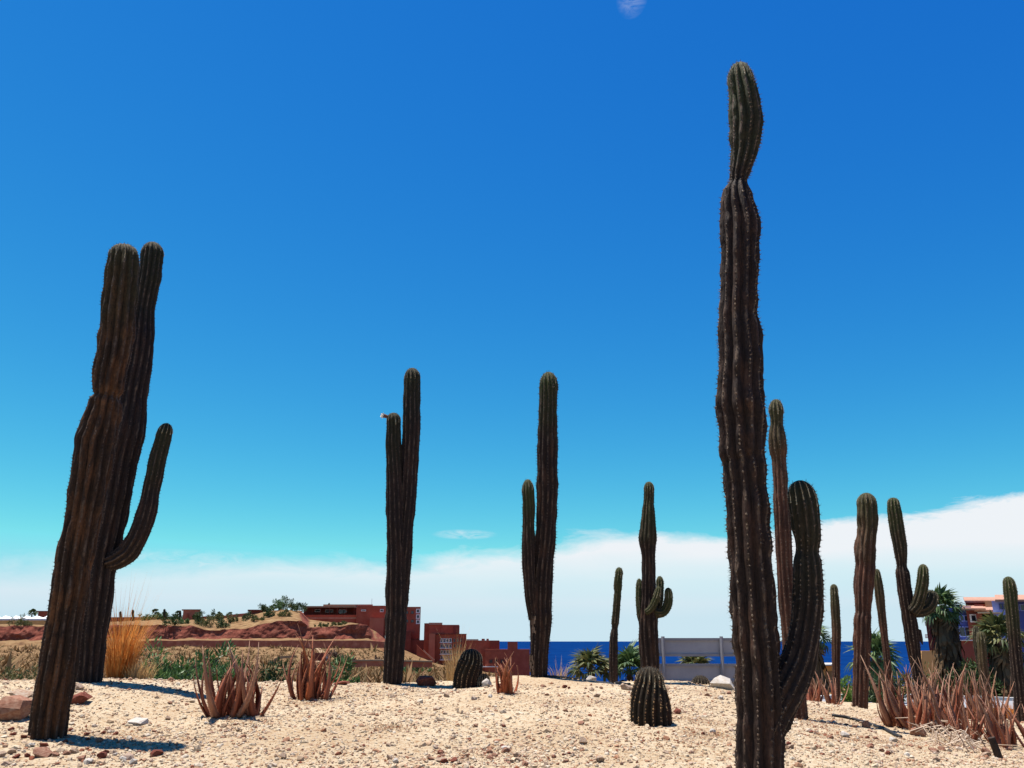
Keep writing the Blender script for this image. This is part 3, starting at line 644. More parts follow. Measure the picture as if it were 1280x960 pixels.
# the tallest cactus, nearest
t, Y = cactus('tallest columnar cactus, pinched below its green top, with one thick upright arm', (951, 985))
stem(t, 'trunk', *trunk_from([(990, 919, 981), (960, 919, 980), (900, 920, 978), (860, 918, 977), (835, 919, 975), (800, 915.5, 972.5), (770, 914, 971), (735, 913, 968), (700, 910.5, 965), (660, 908, 962.6), (620, 907.5, 959.5), (585, 903, 957.5), (578, 904, 956.5), (574, 905, 955), (571, 900, 955), (545, 899, 955.5), (525, 898, 955), (507, 893.5, 954.8), (495, 895.5, 953.5), (470, 898, 952.7), (450, 899, 953.5), (420, 898, 951), (395, 899, 946.7), (360, 900.6, 948), (320, 901, 948), (280, 900.6, 949.4), (260, 900.6, 944), (250, 901.6, 941), (240, 904, 938.5), (233, 908, 935.5), (228, 912, 933), (222, 911.5, 934), (210, 912.5, 939.5), (190, 913.7, 947), (170, 912, 951.7), (155, 912.5, 954.5), (140, 911.7, 951.7), (120, 910.6, 948.5), (103, 909.5, 943)], Y, (923.5, 79)),
     skin='cactus', seed=21, nr=11, depth=.24, ds=.022, spacing=.034, size=.0075, slen=.028, nsp=4, rough=.055, seg=8, twist=.2)
stem(t, 'arm', *arm_from([(950, 935, 44), (962, 900, 48), (976, 872, 50), (988, 850, 46), (998, 828, 43), (1004, 805, 40), (1008, 780, 38), (1010.5, 750, 37), (1009.5, 720, 36.5), (1009, 700, 33), (1008.5, 690, 26), (1009, 683, 27.5), (1009, 672, 31), (1007.5, 655, 35), (1004.5, 632, 36), (1001.5, 617, 32)], Y, (998, 600.5), (.02, -.02)),
     skin='cactus_dark', seed=22, nr=12, depth=.2, ds=.022, spacing=.034, size=.0065, slen=.026, nsp=3)
t, Y = cactus('slender reddish columnar cactus with two knob-like bulges just below its tip', (999, 899))
stem(t, 'trunk', *trunk_from([(899, 987, 1010), (860, 984, 1006), (815, 979, 1001), (780, 975.5, 997), (740, 972.5, 993.5), (700, 970, 990), (640, 968, 987.7), (622, 966.5, 986.5), (618, 967, 985), (600, 966, 985), (575, 965.5, 982.5), (565, 961.5, 984), (550, 960.6, 983), (540, 962, 980.5), (533, 963.5, 979), (525, 963, 979), (514, 960.8, 979.5)], Y, (970, 499)),
     skin='cactus_red', seed=23, nr=11, depth=.22, spacing=.04, slen=.032, nsp=4)
# right-hand group
t, Y = cactus('short thin columnar cactus without arms, standing beside a bright green bush', (1045, 887), 13.7)
stem(t, 'trunk', *trunk_from([(887, 1040, 1050), (850, 1040.5, 1050), (800, 1039.7, 1050.5), (790, 1040, 1051), (760, 1038, 1049.5), (745, 1038, 1048), (736, 1038, 1047)], Y, (1042, 730)), skin='cactus_red', seed=24, nr=9, spacing=.05)
t, Y = cactus('stout reddish columnar cactus without arms, with a chipped ledge partway up', (1075, 895), 13.4)
stem(t, 'trunk', *trunk_from([(895, 1066, 1083.5), (850, 1066.7, 1086), (800, 1067.5, 1088), (774, 1067, 1088.7), (771.5, 1067.5, 1088.7), (769, 1069.5, 1088.5), (735, 1068, 1091), (705, 1070, 1093.5), (700, 1068.7, 1094), (680, 1070, 1095), (660, 1073, 1096), (650, 1071.7, 1096.7), (630, 1072, 1095.5)], Y, (1083, 616)), skin='cactus_red', seed=25, nr=12, depth=.22, spacing=.045, rough=.07)
t, Y = cactus('slim leaning greenish columnar cactus half hidden behind a clump of red aloe', (1114, 880), 14.6)
stem(t, 'trunk', *trunk_from([(885, 1109, 1119), (830, 1105, 1113.7), (810, 1103, 1111.5), (780, 1099, 1108.5), (745, 1094, 1105.5), (728, 1092.5, 1103), (718, 1092.3, 1100.5)], Y, (1096, 711)), skin='cactus_red', seed=26, nr=9, spacing=.05)
t, Y = cactus('leaning columnar cactus with a green top joint and two fat arms on one side', (1155, 890), 13.0)
stem(t, 'trunk', *trunk_from([(895, 1147, 1163), (860, 1143.5, 1157), (830, 1138, 1152), (800, 1132, 1149), (780, 1129, 1146.5), (750, 1124, 1141), (740, 1122.5, 1139.7), (715, 1120, 1136), (712.5, 1121, 1134), (709, 1121.5, 1133), (695, 1118.7, 1134), (680, 1116, 1133), (660, 1112.5, 1129.7), (640, 1109.5, 1126.7), (629, 1109.5, 1124)], Y, (1117, 622)), skin='cactus', seed=27, nr=12, depth=.22, spacing=.045)
stem(t, 'arm', *arm_from([(1139, 766, 14), (1146, 758, 15), (1150, 745, 15), (1153, 730, 15), (1154, 715, 12.5)], Y, (1154, 705), (-.1, -.2)), skin='cactus', seed=28, nr=10, depth=.24, spacing=.045)
stem(t, 'arm', *arm_from([(1140, 764, 16), (1149, 763, 19), (1157, 759, 20), (1161.5, 752, 20), (1163.5, 746, 17)], Y, (1165, 738), (.02, .05)), skin='cactus_dark', seed=29, nr=10, spacing=.045, label='short round-ended dark arm')
mb = MB(); q = P(1149.5, 797, Y); mb.tube([q + Vector((-.03, 0, .12)), q + Vector((.01, 0, .10)), q + Vector((.015, 0, -.02)), q + Vector((.03, 0, -.1))], [.012, .03, .03, .008], 7); mb.build('dried_fruit', M['stake'], t)
t, Y = cactus('dark columnar cactus bending slightly, standing in front of the blue building', (1274, 896), 12.6)
stem(t, 'trunk', *trunk_from([(900, 1270, 1286), (860, 1266.5, 1282), (840, 1264.7, 1279), (800, 1261, 1275.5), (760, 1256.7, 1272), (740, 1255, 1270.5), (729, 1254.5, 1268)], Y, (1260, 720.5)), skin='cactus', seed=30, nr=11, spacing=.045)
t, Y = cactus('small twin-stemmed columnar cactus with pale green tops in front of the leafy palms', (1233, 890), 15.5)
stem(t, 'trunk', *trunk_from([(892, 1229, 1240), (860, 1226, 1238), (830, 1223, 1234), (800, 1221.5, 1231.5), (795, 1221.5, 1231)], Y, (1226, 789)), skin='cactus_red', seed=31, nr=9, spacing=.06)
stem(t, 'arm', *arm_from([(1230, 850, 7), (1225, 830, 8), (1221, 810, 7.5), (1219.5, 795, 7), (1219.5, 787, 6.5)], Y, (1219.5, 782), (.05, .1)), skin='cactus_dark', seed=32, nr=8, spacing=.06)

# ------------------------------------------------------------------ barrel cacti
def barrel(label, rows, tip, Y, seed, nr=17, gold='spine_gold', size=.0065, slen=.022, foot=None, skin='barrel'):
    f = rows[0]; p = P((f[1] + f[2]) / 2, f[0], Y); p.z = GZ(p.x, p.y)
    t = thing('barrel_cactus', label, 'cactus', p, 'barrel cacti on the mound')
    stem(t, 'body', *trunk_from(rows, Y, tip, .12), skin=skin, seed=seed, nr=nr, depth=.17, ds=.015, spacing=.026, size=size, slen=slen, nsp=4, spine=gold, rough=.012, twist=.25)
    return t
barrel('dark barrel cactus leaning over beside dry grass and a red rock', [(858, 566, 600), (845, 567.5, 602), (832, 571, 604), (824, 575, 603)], (589, 811), 11.4, 41)
Yb = hit(815, 905)
barrel('large dark barrel cactus leaning, with rows of pale spines, alone on open gravel', [(908, 789, 841), (890, 787.5, 839.5), (875, 788, 837), (862, 790, 833), (852, 794, 829.5)], (812, 833), Yb, 42, size=.0075, slen=.024)
barrel('small golden-spined barrel cactus in front of the grey panel fence', [(862, 864, 888), (856, 864.5, 887.5)], (876, 844), 13.2, 43, nr=16)
barrel('tiny straw-coloured barrel cactus beside a white stone and the red aloe', [(861, 597, 613), (853, 597, 613)], (605, 842), 11.3, 44, nr=16)

# ------------------------------------------------------------------ aloes
def aloe_leaf(r, L, w, tilt0, tilt1, curl, mat_):
    """one thick channelled leaf in the x-z plane, rooted at the origin, tapering to a dry point"""
    n = 9; V = []; x = z = 0.; side = 0.; sd = r.uniform(-curl, curl)
    for i in range(n):
        t = i / (n - 1)
        a = tilt0 + (tilt1 - tilt0) * t ** .8
        if i: x += math.cos(a) * L / (n - 1); z += math.sin(a) * L / (n - 1); side += sd * t * L / (n - 1)
        ww = w * (.72 * (1 - t) ** 1.25 + .28 * (1 - t) ** .6) * (.8 + .2 * min(1, t * 6)) + .0012
        th = ww * .42 + .001
        nx, nz = -math.sin(a), math.cos(a)
        V += [(x + nx * .25 * ww, side + ww, z + nz * .25 * ww), (x - nx * -.0 * th, side, z + nz * -.05 * th), (x + nx * .25 * ww, side - ww, z + nz * .25 * ww), (x - nx * th, side, z - nz * th)]
    Fs = []
    for i in range(n - 1):
        for k in range(4):
            k2 = (k + 1) % 4; Fs.append((4 * i + k, 4 * i + k2, 4 * i + 4 + k2, 4 * i + 4 + k))
    Fs += [(3, 2, 1, 0), (4 * n - 4, 4 * n - 3, 4 * n - 2, 4 * n - 1)]
    mb = MB().add(V, Fs); tn = len(V)
    for i in range(1, n - 2):
        for e_ in (0, 2):
            for q in (.0, .5):
                a_, b_ = Vector(V[4 * i + e_]), Vector(V[4 * i + 4 + e_]); c_ = a_.lerp(b_, q); d_ = (c_ - Vector(V[4 * i + 1]).lerp(Vector(V[4 * i + 5]), q)).normalized(); u_ = (b_ - a_).normalized()
                mb.add([c_ - u_ * .006 - d_ * .003, c_ + u_ * .006 - d_ * .003, c_ + d_ * .011 + u_ * .004], [(0, 1, 2)])
    me = mb.mesh('leaf', mat_, True)
    at = me.attributes.new('dry', 'FLOAT', 'POINT'); at.data.foreach_set('value', [(k // 4) / (n - 1) for k in range(tn)] + [.8] * (len(mb.v) - tn)); return me
def aloe(label, px, py, Lm, width, nleaf, seed, skin=('aloe',), heads=3, Y=None, wl=.044, stretch=(1, 1), open_=1., name='aloe'):
    """clump of rosettes; width = spread of the clump in metres, Lm = longest leaf"""
    r = random.Random(seed); p = place(px, py, Y)
    t = thing(name, label, 'aloe', p, 'red aloe clumps on the mound')
    meshes = []
    for k in range(12):
        f = k / 11
        meshes.append(aloe_leaf(r, Lm * (.62 + .38 * r.random()), wl * r.uniform(.7, 1.2), R(r.uniform(22, 66) + 22 * (1 - open_)), R(r.uniform(74, 122)), .6, M[skin[k % len(skin)]]))
    cs = [(0, 0)] if heads == 1 else [(r.uniform(-.5, .5) * width * stretch[0] * .8, r.uniform(-.5, .5) * width * stretch[1] * .6) for _ in range(heads)]
    if heads > 2:
        for i in range(heads): cs[i] = ((-.5 + (i + .5) / heads) * width * stretch[0] * .85 + r.uniform(-.04, .04), cs[i][1])
    for i in range(nleaf):
        cx, cy = cs[i % len(cs)]; a = r.uniform(0, 2 * math.pi); q = r.uniform(.1, 1) * .055 * (Lm / .45)
        o = link(bpy.data.objects.new('leaf', r.choice(meshes)), t)
        x, y = cx + q * math.cos(a), cy + q * math.sin(a)
        o.location = (x, y, GZ(p.x + x, p.y + y) - p.z - .03)
        inner = 1 - q / (.055 * Lm / .45)
        o.rotation_euler = (r.uniform(-.12, .12), -r.uniform(0, .38) * inner, a + r.uniform(-.3, .3))
        s = r.uniform(.55, 1.0) if r.random() < .45 else r.uniform(.8, 1.08); o.scale = (s, s * r.uniform(.8, 1.1), s)
    # dry litter at the foot
    mb = MB()
    for i in range(14):
        a = r.uniform(0, 6.28); q = r.uniform(.3, 1) * width * .7; x, y = q * math.cos(a) * stretch[0], q * math.sin(a) * .6
        b = r.uniform(0, 6.28); l = r.uniform(.05, .16)
        A = (p.x + x, p.y + y, GZ(p.x + x, p.y + y) + .006); x2, y2 = x + l * math.cos(b), y + l * math.sin(b)
        mb.tube([A, (p.x + x2, p.y + y2, GZ(p.x + x2, p.y + y2) + r.uniform(.004, .03))], [.005, .002], 4)
    o = mb.build('dry_litter', M['twig'], t); o['kind'] = 'stuff'
    return t
aloe('red-brown aloe clump fanning out low on open gravel, its outer leaves splayed', 296, 896, .74, .40, 46, 51, ('aloe', 'aloe', 'aloe_pale'), 4, open_=1.1)
aloe('dense upright red aloe clump in front of the green ground cover', 387, 874, .76, .32, 52, 52, ('aloe', 'aloe', 'aloe_orange'), 4, open_=.6)
aloe('small orange-red aloe rosette beside a white stone and a barrel cactus', 632, 867, .58, .24, 24, 53, ('aloe_orange',), 2, open_=.8)
aloe('spindly dark aloe clump beside the short thin columnar cactus', 1025, 889, .62, .45, 30, 54, ('aloe', 'aloe_pale'), 3, 12.8)
aloe('largest aloe clump, tall red leaves in a broad thicket over dry twigs', 1160, 912, .92, 1.0, 95, 55, ('aloe', 'aloe_pale', 'aloe', 'aloe_pale'), 7, wl=.056, open_=.75)
aloe('pale red aloe clump with crowded thin leaves behind the broad thicket', 1217, 901, .72, .65, 55, 56, ('aloe_pale', 'aloe_pale', 'aloe'), 5, 11.8, open_=.5, wl=.042)
aloe('low red aloe clump with stubby bent leaves at the end of the row', 1252, 932, .60, .80, 58, 57, ('aloe', 'aloe_pale'), 6, open_=.8)

# ------------------------------------------------------------------ grasses
def tuft(label, p, h, n, spread, width, seed, mat_, stalks=0, sh=1.6, cat='grass', group=None, name='grass_tuft'):
    r = random.Random(seed); t = thing(name, label, cat, p, group)
    def blades(nm, cnt, hh, lean, w):
        mb = MB()
        for i in range(cnt):
            a = r.uniform(0, 6.28); q = spread * math.sqrt(r.random()); x, y = p.x + q * math.cos(a), p.y + q * math.sin(a)
            d = Vector((math.cos(a + r.uniform(-.9, .9)), math.sin(a + r.uniform(-.9, .9)), 0)); l = hh * r.uniform(.45, 1.05); k = lean * r.uniform(.15, 1)
            s = Vector((-d.y, d.x, 0)) * w * r.uniform(.6, 1.3); z = p.z - .06
            c = [Vector((x, y, z)), Vector((x, y, z + l * .55)) + d * l * k * .28, Vector((x, y, z + l * (1 - .25 * k))) + d * l * k * .75]
            mb.add([c[0] - s, c[0] + s, c[1] + s * .8, c[1] - s * .8, c[2]], [(0, 1, 2, 3), (3, 2, 4)])
        o = mb.build(nm, M[mat_], t); o['kind'] = 'stuff'
    blades('blades', n, h, width, .0035)
    if stalks: blades('flower_stalks', stalks, h * sh, .45, .0022)
    return t
def crest_pt(u, dy=.5):
    """a point just behind the brow of the mound at photo column u"""
    y = 12.
    for _ in range(8):
        x = (u - 640) / F_PX * y / (CP + .36 * SP); y = float(crest(x)) + dy
    return Vector((x, y, GZ(x, y)))
tuft('tall tuft of orange dry grass with long thin seed stalks beside the dark cactus', crest_pt(147, .35), .95, 760, .13, .62, 61, 'grass_orange', 80, 1.5)
tuft('small tan dry grass tuft at the foot of the orange grass', crest_pt(172, .25), .34, 300, .16, .8, 62, 'grass_tan')
tuft('thin straw-coloured grass tuft rising behind the leaning barrel cactus', crest_pt(570, .5), .62, 170, .14, .55, 63, 'grass_tan', 26, 1.5)
tuft('wispy dry grass at the foot of the scarred cactus, towards the sea', crest_pt(697, .2), .30, 60, .12, .7, 64, 'grass_tan', 10, 1.4)
tuft('low yellow dry grass beyond the aloes, beside the dark bending cactus', place(1258, 893, 13.6), .33, 420, .26, .5, 65, 'grass_orange')
for i, (u, py) in enumerate(((492, 910), (372, 862), (1100, 904), (700, 934), (893, 918), (862, 925))):
    tuft('sparse flattened tuft of brown dry grass on the gravel', place(u, py), .10, 60, .10, 1.2, 70 + i, 'grass_tan', group='flattened dry tufts on the gravel')

# ------------------------------------------------------------------ rocks
def rock_mesh(seed, mat_, n=16):
    r = random.Random(seed); bm = bmesh.new()
    for i in range(n):
        v = Vector((r.gauss(0, 1), r.gauss(0, 1), r.gauss(0, 1))).normalized() * r.uniform(.8, 1.0); bm.verts.new(v)
    h = bmesh.ops.convex_hull(bm, input=bm.verts); bmesh.ops.delete(bm, geom=[v for v in bm.verts if not v.link_faces], context='VERTS')
    me = bpy.data.meshes.new('rock'); bm.to_mesh(me); bm.free(); me.materials.append(mat_); return me
ROCKS = {k: [rock_mesh(100 + i + 17 * j, M[k], 13 + 2 * i) for i in range(5)] for j, k in enumerate(('rock_red', 'rock_pale', 'rock_white', 'rock_pink'))}
def rock(label, px, py, w, h, kind, seed, d=None, Y=None, group=None, sink=.35, name='rock', tilt=.25):
    """w, h in photo pixels"""
    r = random.Random(seed); p = place(px, py, Y); k = DEP(py, p.y) / F_PX
    o = link(bpy.data.objects.new(name, r.choice(ROCKS[kind])))
    sx, sz = w * k / 2, h * k / 2 / (1 - sink * .5); o.scale = (sx, (d or w) * k / 2, sz)
    o.rotation_euler = (r.uniform(-tilt, tilt), r.uniform(-tilt, tilt), r.uniform(-.5, .5)); o.location = p + Vector((0, 0, sz * (1 - sink) * .7))
    return tag(o, label, 'rock', group)
rock('large pale-topped slab of rock beside the foot of the leaning brown cactus', 18, 900, 62, 34, 'rock_pink', 5, d=50, tilt=.1)
rock('flat pink stone lying behind the large slab, under the dry slope', 27, 872, 34, 14, 'rock_pale', 6)
rock('wedge-shaped dark red rock between the two leaning cacti', 101, 879, 30, 17, 'rock_red', 9, tilt=.5)
rock('small pale boulder in the shade at the foot of the armed dark cactus', 99, 862, 14, 11, 'rock_pale', 10)
rock('flat white slab lying on the gravel beside the leaning cactus shadow', 172, 906, 32, 11, 'rock_white', 11, tilt=.12)
rock('rounded dark red boulder on the brow beside the twin-stemmed cactus', 534, 857, 32, 16, 'rock_red', 12, Y=11.6)
rock('smooth white stone beside the orange-red aloe rosette', 608, 859, 14, 12, 'rock_white', 13)
rock('big white boulder with brown stains at the end of the grey fence', 906, 868, 38, 19, 'rock_white', 14, Y=12.6)
rock('white boulder behind the irrigation hose near the small palms', 739, 856, 17, 10, 'rock_white', 15, Y=12.9)
rock('long thin red slab on the brow behind the dense red aloe', 425, 857, 30, 5, 'rock_red', 16, Y=11.2)
rock('pale blocky stone at the foot of the thin knobbly cactus', 783, 862, 18, 13, 'rock_pale', 17)
rock('square reddish stone resting on the black hose by the stout cactus', 1083, 911, 12, 11, 'rock_pink', 18)
rock('white blocky stone among dry twigs under the broad aloe thicket', 1145, 908, 13, 12, 'rock_white', 19)
rock('brown-and-white stone beside the white block under the aloe thicket', 1124, 908, 17, 12, 'rock_pale', 20)
rock('pinkish boulder at the foot of the broad aloe thicket', 1148, 920, 22, 15, 'rock_pink', 21)
rock('pink stone leaning against the spindly dark aloe', 1049, 893, 14, 12, 'rock_pink', 22, Y=13.2)
rock('tan slab beside the stout reddish cactus', 1107, 902, 32, 9, 'rock_pale', 23)
rock('lone reddish stone on the gravel between the large barrel cactus and the tallest cactus', 847, 892, 12, 8, 'rock_red', 24)
rock('reddish stone on open gravel beside the stake', 1233, 943, 13, 11, 'rock_pink', 25)
rock('dark red angular rock on the gravel below the long cactus shadow', 195, 946, 19, 10, 'rock_red', 26, tilt=.5)
rock('tan pyramid-shaped rock at the foot of the gravel slope', 50, 947, 29, 13, 'rock_pink', 27)
STONE = dict(rock_red='small rust-red stone on the gravel near ', rock_pale='small cream-coloured stone on the gravel near ', rock_pink='small pinkish stone on the gravel near ', rock_white='small whitish stone on the gravel near ')
MARKS = [(*place(*a)[:2], n_) for a, n_ in (((60, 921), 'the leaning brown cactus'), ((112, 853, 9.6), 'the dark cactus with one low arm'), ((172, 906), 'the flat white slab'), ((296, 896), 'the splayed aloe clump'), ((387, 874), 'the dense upright aloe'),
    ((490, 855, 11.6), 'the twin-stemmed cactus'), ((585, 858, 11.4), 'the smaller leaning barrel cactus'), ((632, 867), 'the orange aloe rosette'), ((674, 846, 12.1), 'the scarred cactus'), ((767, 855, 12.8), 'the thin knobbly cactus'),
    ((815, 905), 'the large barrel cactus'), ((906, 868), 'the big white boulder'), ((950, 975), 'the tallest cactus'), ((1075, 895, 13.4), 'the stout reddish cactus'), ((1160, 912), 'the broad aloe thicket'), ((1246, 948), 'the wooden stake'), ((1083, 911), 'the irrigation hose'))]
r = random.Random(99)
for i in range(170):
    if i < 45: u, py = r.gauss(60, 60), r.uniform(905, 958)
    elif i < 75: u, py = r.gauss(1090, 60), r.uniform(900, 955)
    elif i < 95: u, py = r.gauss(700, 60), r.uniform(855, 880)
    elif i < 120: u, py = r.gauss(600, 70), r.uniform(935, 958)
    else: u, py = r.uniform(0, 1280), r.uniform(866, 958)
    if not (0 < u < 1280) or hit(u, py) is None: continue
    k = r.choice(('rock_red', 'rock_pale', 'rock_pale', 'rock_pink', 'rock_pink', 'rock_white', 'rock_red'))
    w = r.uniform(5, 13) * (1.15 if py > 920 else .8)
    q = place(u, py); near = min(MARKS, key=lambda m_: (m_[0] - q.x) ** 2 + (m_[1] - q.y) ** 2)[2]
    rock(STONE[k] + near, u, py, w, w * r.uniform(.4, .75), k, 500 + i, group=STONE[k].replace('stone', 'stones', 1) + near, name='stone', sink=.3)

# gravel: tens of thousands of chips joined into one mesh
def gravel(n=98000):
    r = np.random.default_rng(5)
    y = 4.6 + (14.2 - 4.6) * r.beta(1.1, 1.5, n); x = (r.uniform(-60, 1340, n) - 640) / F_PX * y / (CP + .4 * SP)
    cl = fbm(x * 1.1, y * 1.1, 3, 31)
    cl = cl + .5 * fbm(x * .4, y * .4, 2, 91); keep = r.uniform(-.65, .45, n) < cl; x, y = x[keep], y[keep]; n = len(x)
    ok = y < crest(x) + .6; x, y = x[ok], y[ok]; n = len(x)
    z = G(x, y) + fine(x, y) + EYE
    s = .0058 * np.exp(r.normal(0, .55, n)); s = np.clip(s, .0035, .030)
    phi = (1 + 5 ** .5) / 2
    V0 = np.array([(0, 1, phi), (0, -1, phi), (0, 1, -phi), (0, -1, -phi), (1, phi, 0), (-1, phi, 0), (1, -phi, 0), (-1, -phi, 0), (phi, 0, 1), (-phi, 0, 1), (phi, 0, -1), (-phi, 0, -1)]) / 1.9
    F0 = []
    for a in range(12):
        for b in range(a + 1, 12):
            for c in range(b + 1, 12):
                if all(np.linalg.norm(V0[i] - V0[j]) < 1.2 for i, j in ((a, b), (b, c), (a, c))):
                    f = (a, b, c)
                    if np.dot(np.cross(V0[b] - V0[a], V0[c] - V0[a]), V0[a]) < 0: f = (a, c, b)
                    F0.append(f)
    F0 = np.array(F0)
    sc3 = s[:, None] * np.stack([r.uniform(.7, 1.7, n), r.uniform(.7, 1.5, n), r.uniform(.5, 1.15, n)], 1)
    V = V0[None] * (1 + r.uniform(-.28, .28, (n, 12, 1))) * sc3[:, None]
    a = r.uniform(0, 6.28, n); ca, sa = np.cos(a)[:, None], np.sin(a)[:, None]; tl = r.normal(0, .3, n)[:, None]
    Vx, Vz = V[..., 0] * np.cos(tl) - V[..., 2] * np.sin(tl), V[..., 0] * np.sin(tl) + V[..., 2] * np.cos(tl)
    W = np.stack([Vx * ca - V[..., 1] * sa + x[:, None], Vx * sa + V[..., 1] * ca + y[:, None], Vz + (z + sc3[:, 2] * .25)[:, None]], -1)
    Fi = (np.arange(n)[:, None, None] * 12 + F0[None]).reshape(-1, 3)
    m = mat('gravel', (.6, .4, .3), .95, .1, island=[(.44, .35, .25), (.38, .26, .165), (.17, .055, .028), (.47, .40, .31), (.42, .32, .21), (.40, .28, .18), (.46, .375, .27), (.24, .11, .06), (.44, .34, .23), (.42, .34, .24)])
    o = link(bpy.data.objects.new('gravel', mesh_np('gravel', W.reshape(-1, 3), [Fi], False, m)))
    tag(o, 'loose chips of pale and rust-coloured gravel covering the mound', 'gravel', kind='stuff')
gravel()

# ------------------------------------------------------------------ shrubs and palms
def shrub(label, p, rx, rz, n, leaf, mat_, seed, group=None, name='shrub', upright=.3, cat='shrub', stems=True, ry=None, aspect=.32):
    """leaf-sized faces through an uneven crown, with a few stems"""
    r = np.random.default_rng(seed); t = thing(name, label, cat, p, group)
    ry = ry or rx
    nc = max(14, n // 45); cc = r.normal(0, .5, (nc, 3)) * (rx, ry, rz * .6); cc[:, 2] = np.clip(np.abs(cc[:, 2]) * 1.3 + rz * .15, rz * .12, rz * 1.5) * np.clip(1.15 - .5 * (cc[:, 0] / rx) ** 2, .35, 1)
    cr = r.uniform(.22, .45, nc)[:, None] * min(rx, rz)
    k = r.integers(0, nc, n); d = r.normal(0, 1, (n, 3)); d /= np.linalg.norm(d, axis=1, keepdims=True)
    c = cc[k] + d * cr[k] * r.uniform(.4, 1.15, (n, 1)); c[:, 2] = np.abs(c[:, 2])
    ax = d + r.normal(0, .5, (n, 3)) + (0, 0, upright * 2); ax /= np.linalg.norm(ax, axis=1, keepdims=True)
    sd = np.cross(ax, r.normal(0, 1, (n, 3))); sd /= np.linalg.norm(sd, axis=1, keepdims=True) + 1e-6
    nn = np.cross(ax, sd); l = leaf * r.uniform(.5, 1.3, (n, 1)); w = l * aspect
    V = np.stack([c - ax * l * .5, c + sd * w * .5 + nn * w * .12, c + ax * l * .5 - nn * w * .3, c - sd * w * .5 + nn * w * .12], 1).reshape(-1, 3)
    i = np.arange(n)[:, None] * 4
    fo = link(bpy.data.objects.new('foliage', mesh_np('foliage', V, [np.concatenate([i + (0, 1, 2), i + (0, 2, 3)])], False, M[mat_])), t); fo['kind'] = 'stuff'
    if stems:
        mb = MB()
        for q in range(min(nc, 9)):
            e = Vector(cc[q]); mb.tube([p + Vector((0, 0, -.1)), p + Vector((e.x * .3, e.y * .3, e.z * .55)), p + e], [.02 * rx + .006, .014 * rx + .005, .004], 5)
        mb.build('stems', M['stake'], t)
    return t
for i, (u, yy, rx, rz, n) in enumerate(((210, 14.6, .55, .62, 1500), (250, 15.4, .62, .72, 1900), (288, 16.2, .5, .70, 1300))):
    shrub(('lush green fleshy-leaved shrub beside the orange grass', 'broad green fleshy-leaved shrub between two other green shrubs behind the brow', 'green fleshy-leaved shrub behind the splayed aloe clump')[i], LP(u, yy), rx, rz, n, .13, 'leaf_green', 200 + i, 'green shrubs below the brow', upright=.5)
shrub('dark green shrub behind the dense upright aloe clump', LP(345, 17), .4, .55, 700, .12, 'leaf_dark', 204, 'green shrubs below the brow', upright=.4)
shrub('bright green leafy shrub between the dense aloe and the twin-stemmed cactus', LP(424, 16), .42, .62, 1000, .12, 'leaf_green', 205, 'green shrubs below the brow', upright=.4)
shrub('small yellow-green shrub by the foot of the twin-stemmed cactus', LP(446, 15), .2, .22, 260, .10, 'leaf_bright', 206, 'green shrubs below the brow')
shrub('olive green scrubby bush on the dry slope behind the leaning brown cactus', LP(14, 30), 1.3, .7, 900, .16, 'leaf_olive', 207)
shrub('low olive bush under the orange grass tuft', LP(170, 13.6), .3, .18, 350, .09, 'leaf_olive', 208)
shrub('bright green rounded bush behind the short thin cactus', LP(1057, 26.5), .36, 1.0, 1000, .13, 'leaf_bright', 210, stems=True)
shrub('dense dark green bush below the fan palm behind the stout cactus', LP(1098, 27), .55, .8, 900, .16, 'leaf_dark', 211)
shrub('big leafy bush with yellowish patches below the blue building', LP(1228, 43), 1.2, 1.6, 1500, .26, 'leaf_olive', 212)
shrub('dark bush between the shaggy palm and the small twin cactus', LP(1207, 41), .9, 1.6, 1200, .24, 'leaf_dark', 213)
shrub('dense green bush behind the dark bending cactus', LP(1272, 42), 1.2, 1.6, 1300, .25, 'leaf_green', 214)
shrub('low hedge-like green bush beside the road under the palms', LP(1138, 42), 1.3, 1.2, 1300, .22, 'leaf_olive', 215)
for i, (u, yy, rx, rz, m) in enumerate(((178, 74, 1.7, .8, 'brush_grey'), (205, 82, 1.9, .9, 'brush_grey'), (232, 78, 1.6, .9, 'brush_grey'), (250, 88, 1.3, .8, 'brush_grey'), (272, 84, 1.0, 1.0, 'brush_grey'), (196, 64, 1.1, .5, 'brush_grey'))):
    shrub('grey-brown leafless desert bush on the tan slope behind the green shrubs', LP(u, yy), rx, rz, 420, .5, m, 220 + i, 'leafless bushes on the tan slope', 'desert_bush')
for i, (u, yy, rx, rz, m) in enumerate(((425, 150, 1.9, 1.3, 'leaf_dark'), (440, 170, 1.9, 1.2, 'brush_grey'), (466, 165, 2.0, 1.6, 'brush_grey'), (452, 150, 2.0, 1.0, 'brush_dry'), (512, 130, 1.6, 1.1, 'leaf_dark'), (524, 140, 1.7, 1.0, 'leaf_green'), (508, 100, 1.3, .8, 'leaf_green'), (420, 205, 2.0, 1.4, 'brush_grey'))):
    shrub('scrubby bush dotted on the slope below the terracotta buildings', LP(u, yy), rx, rz, 420, .55, m, 240 + i, 'bushes below the terracotta buildings', 'desert_bush')
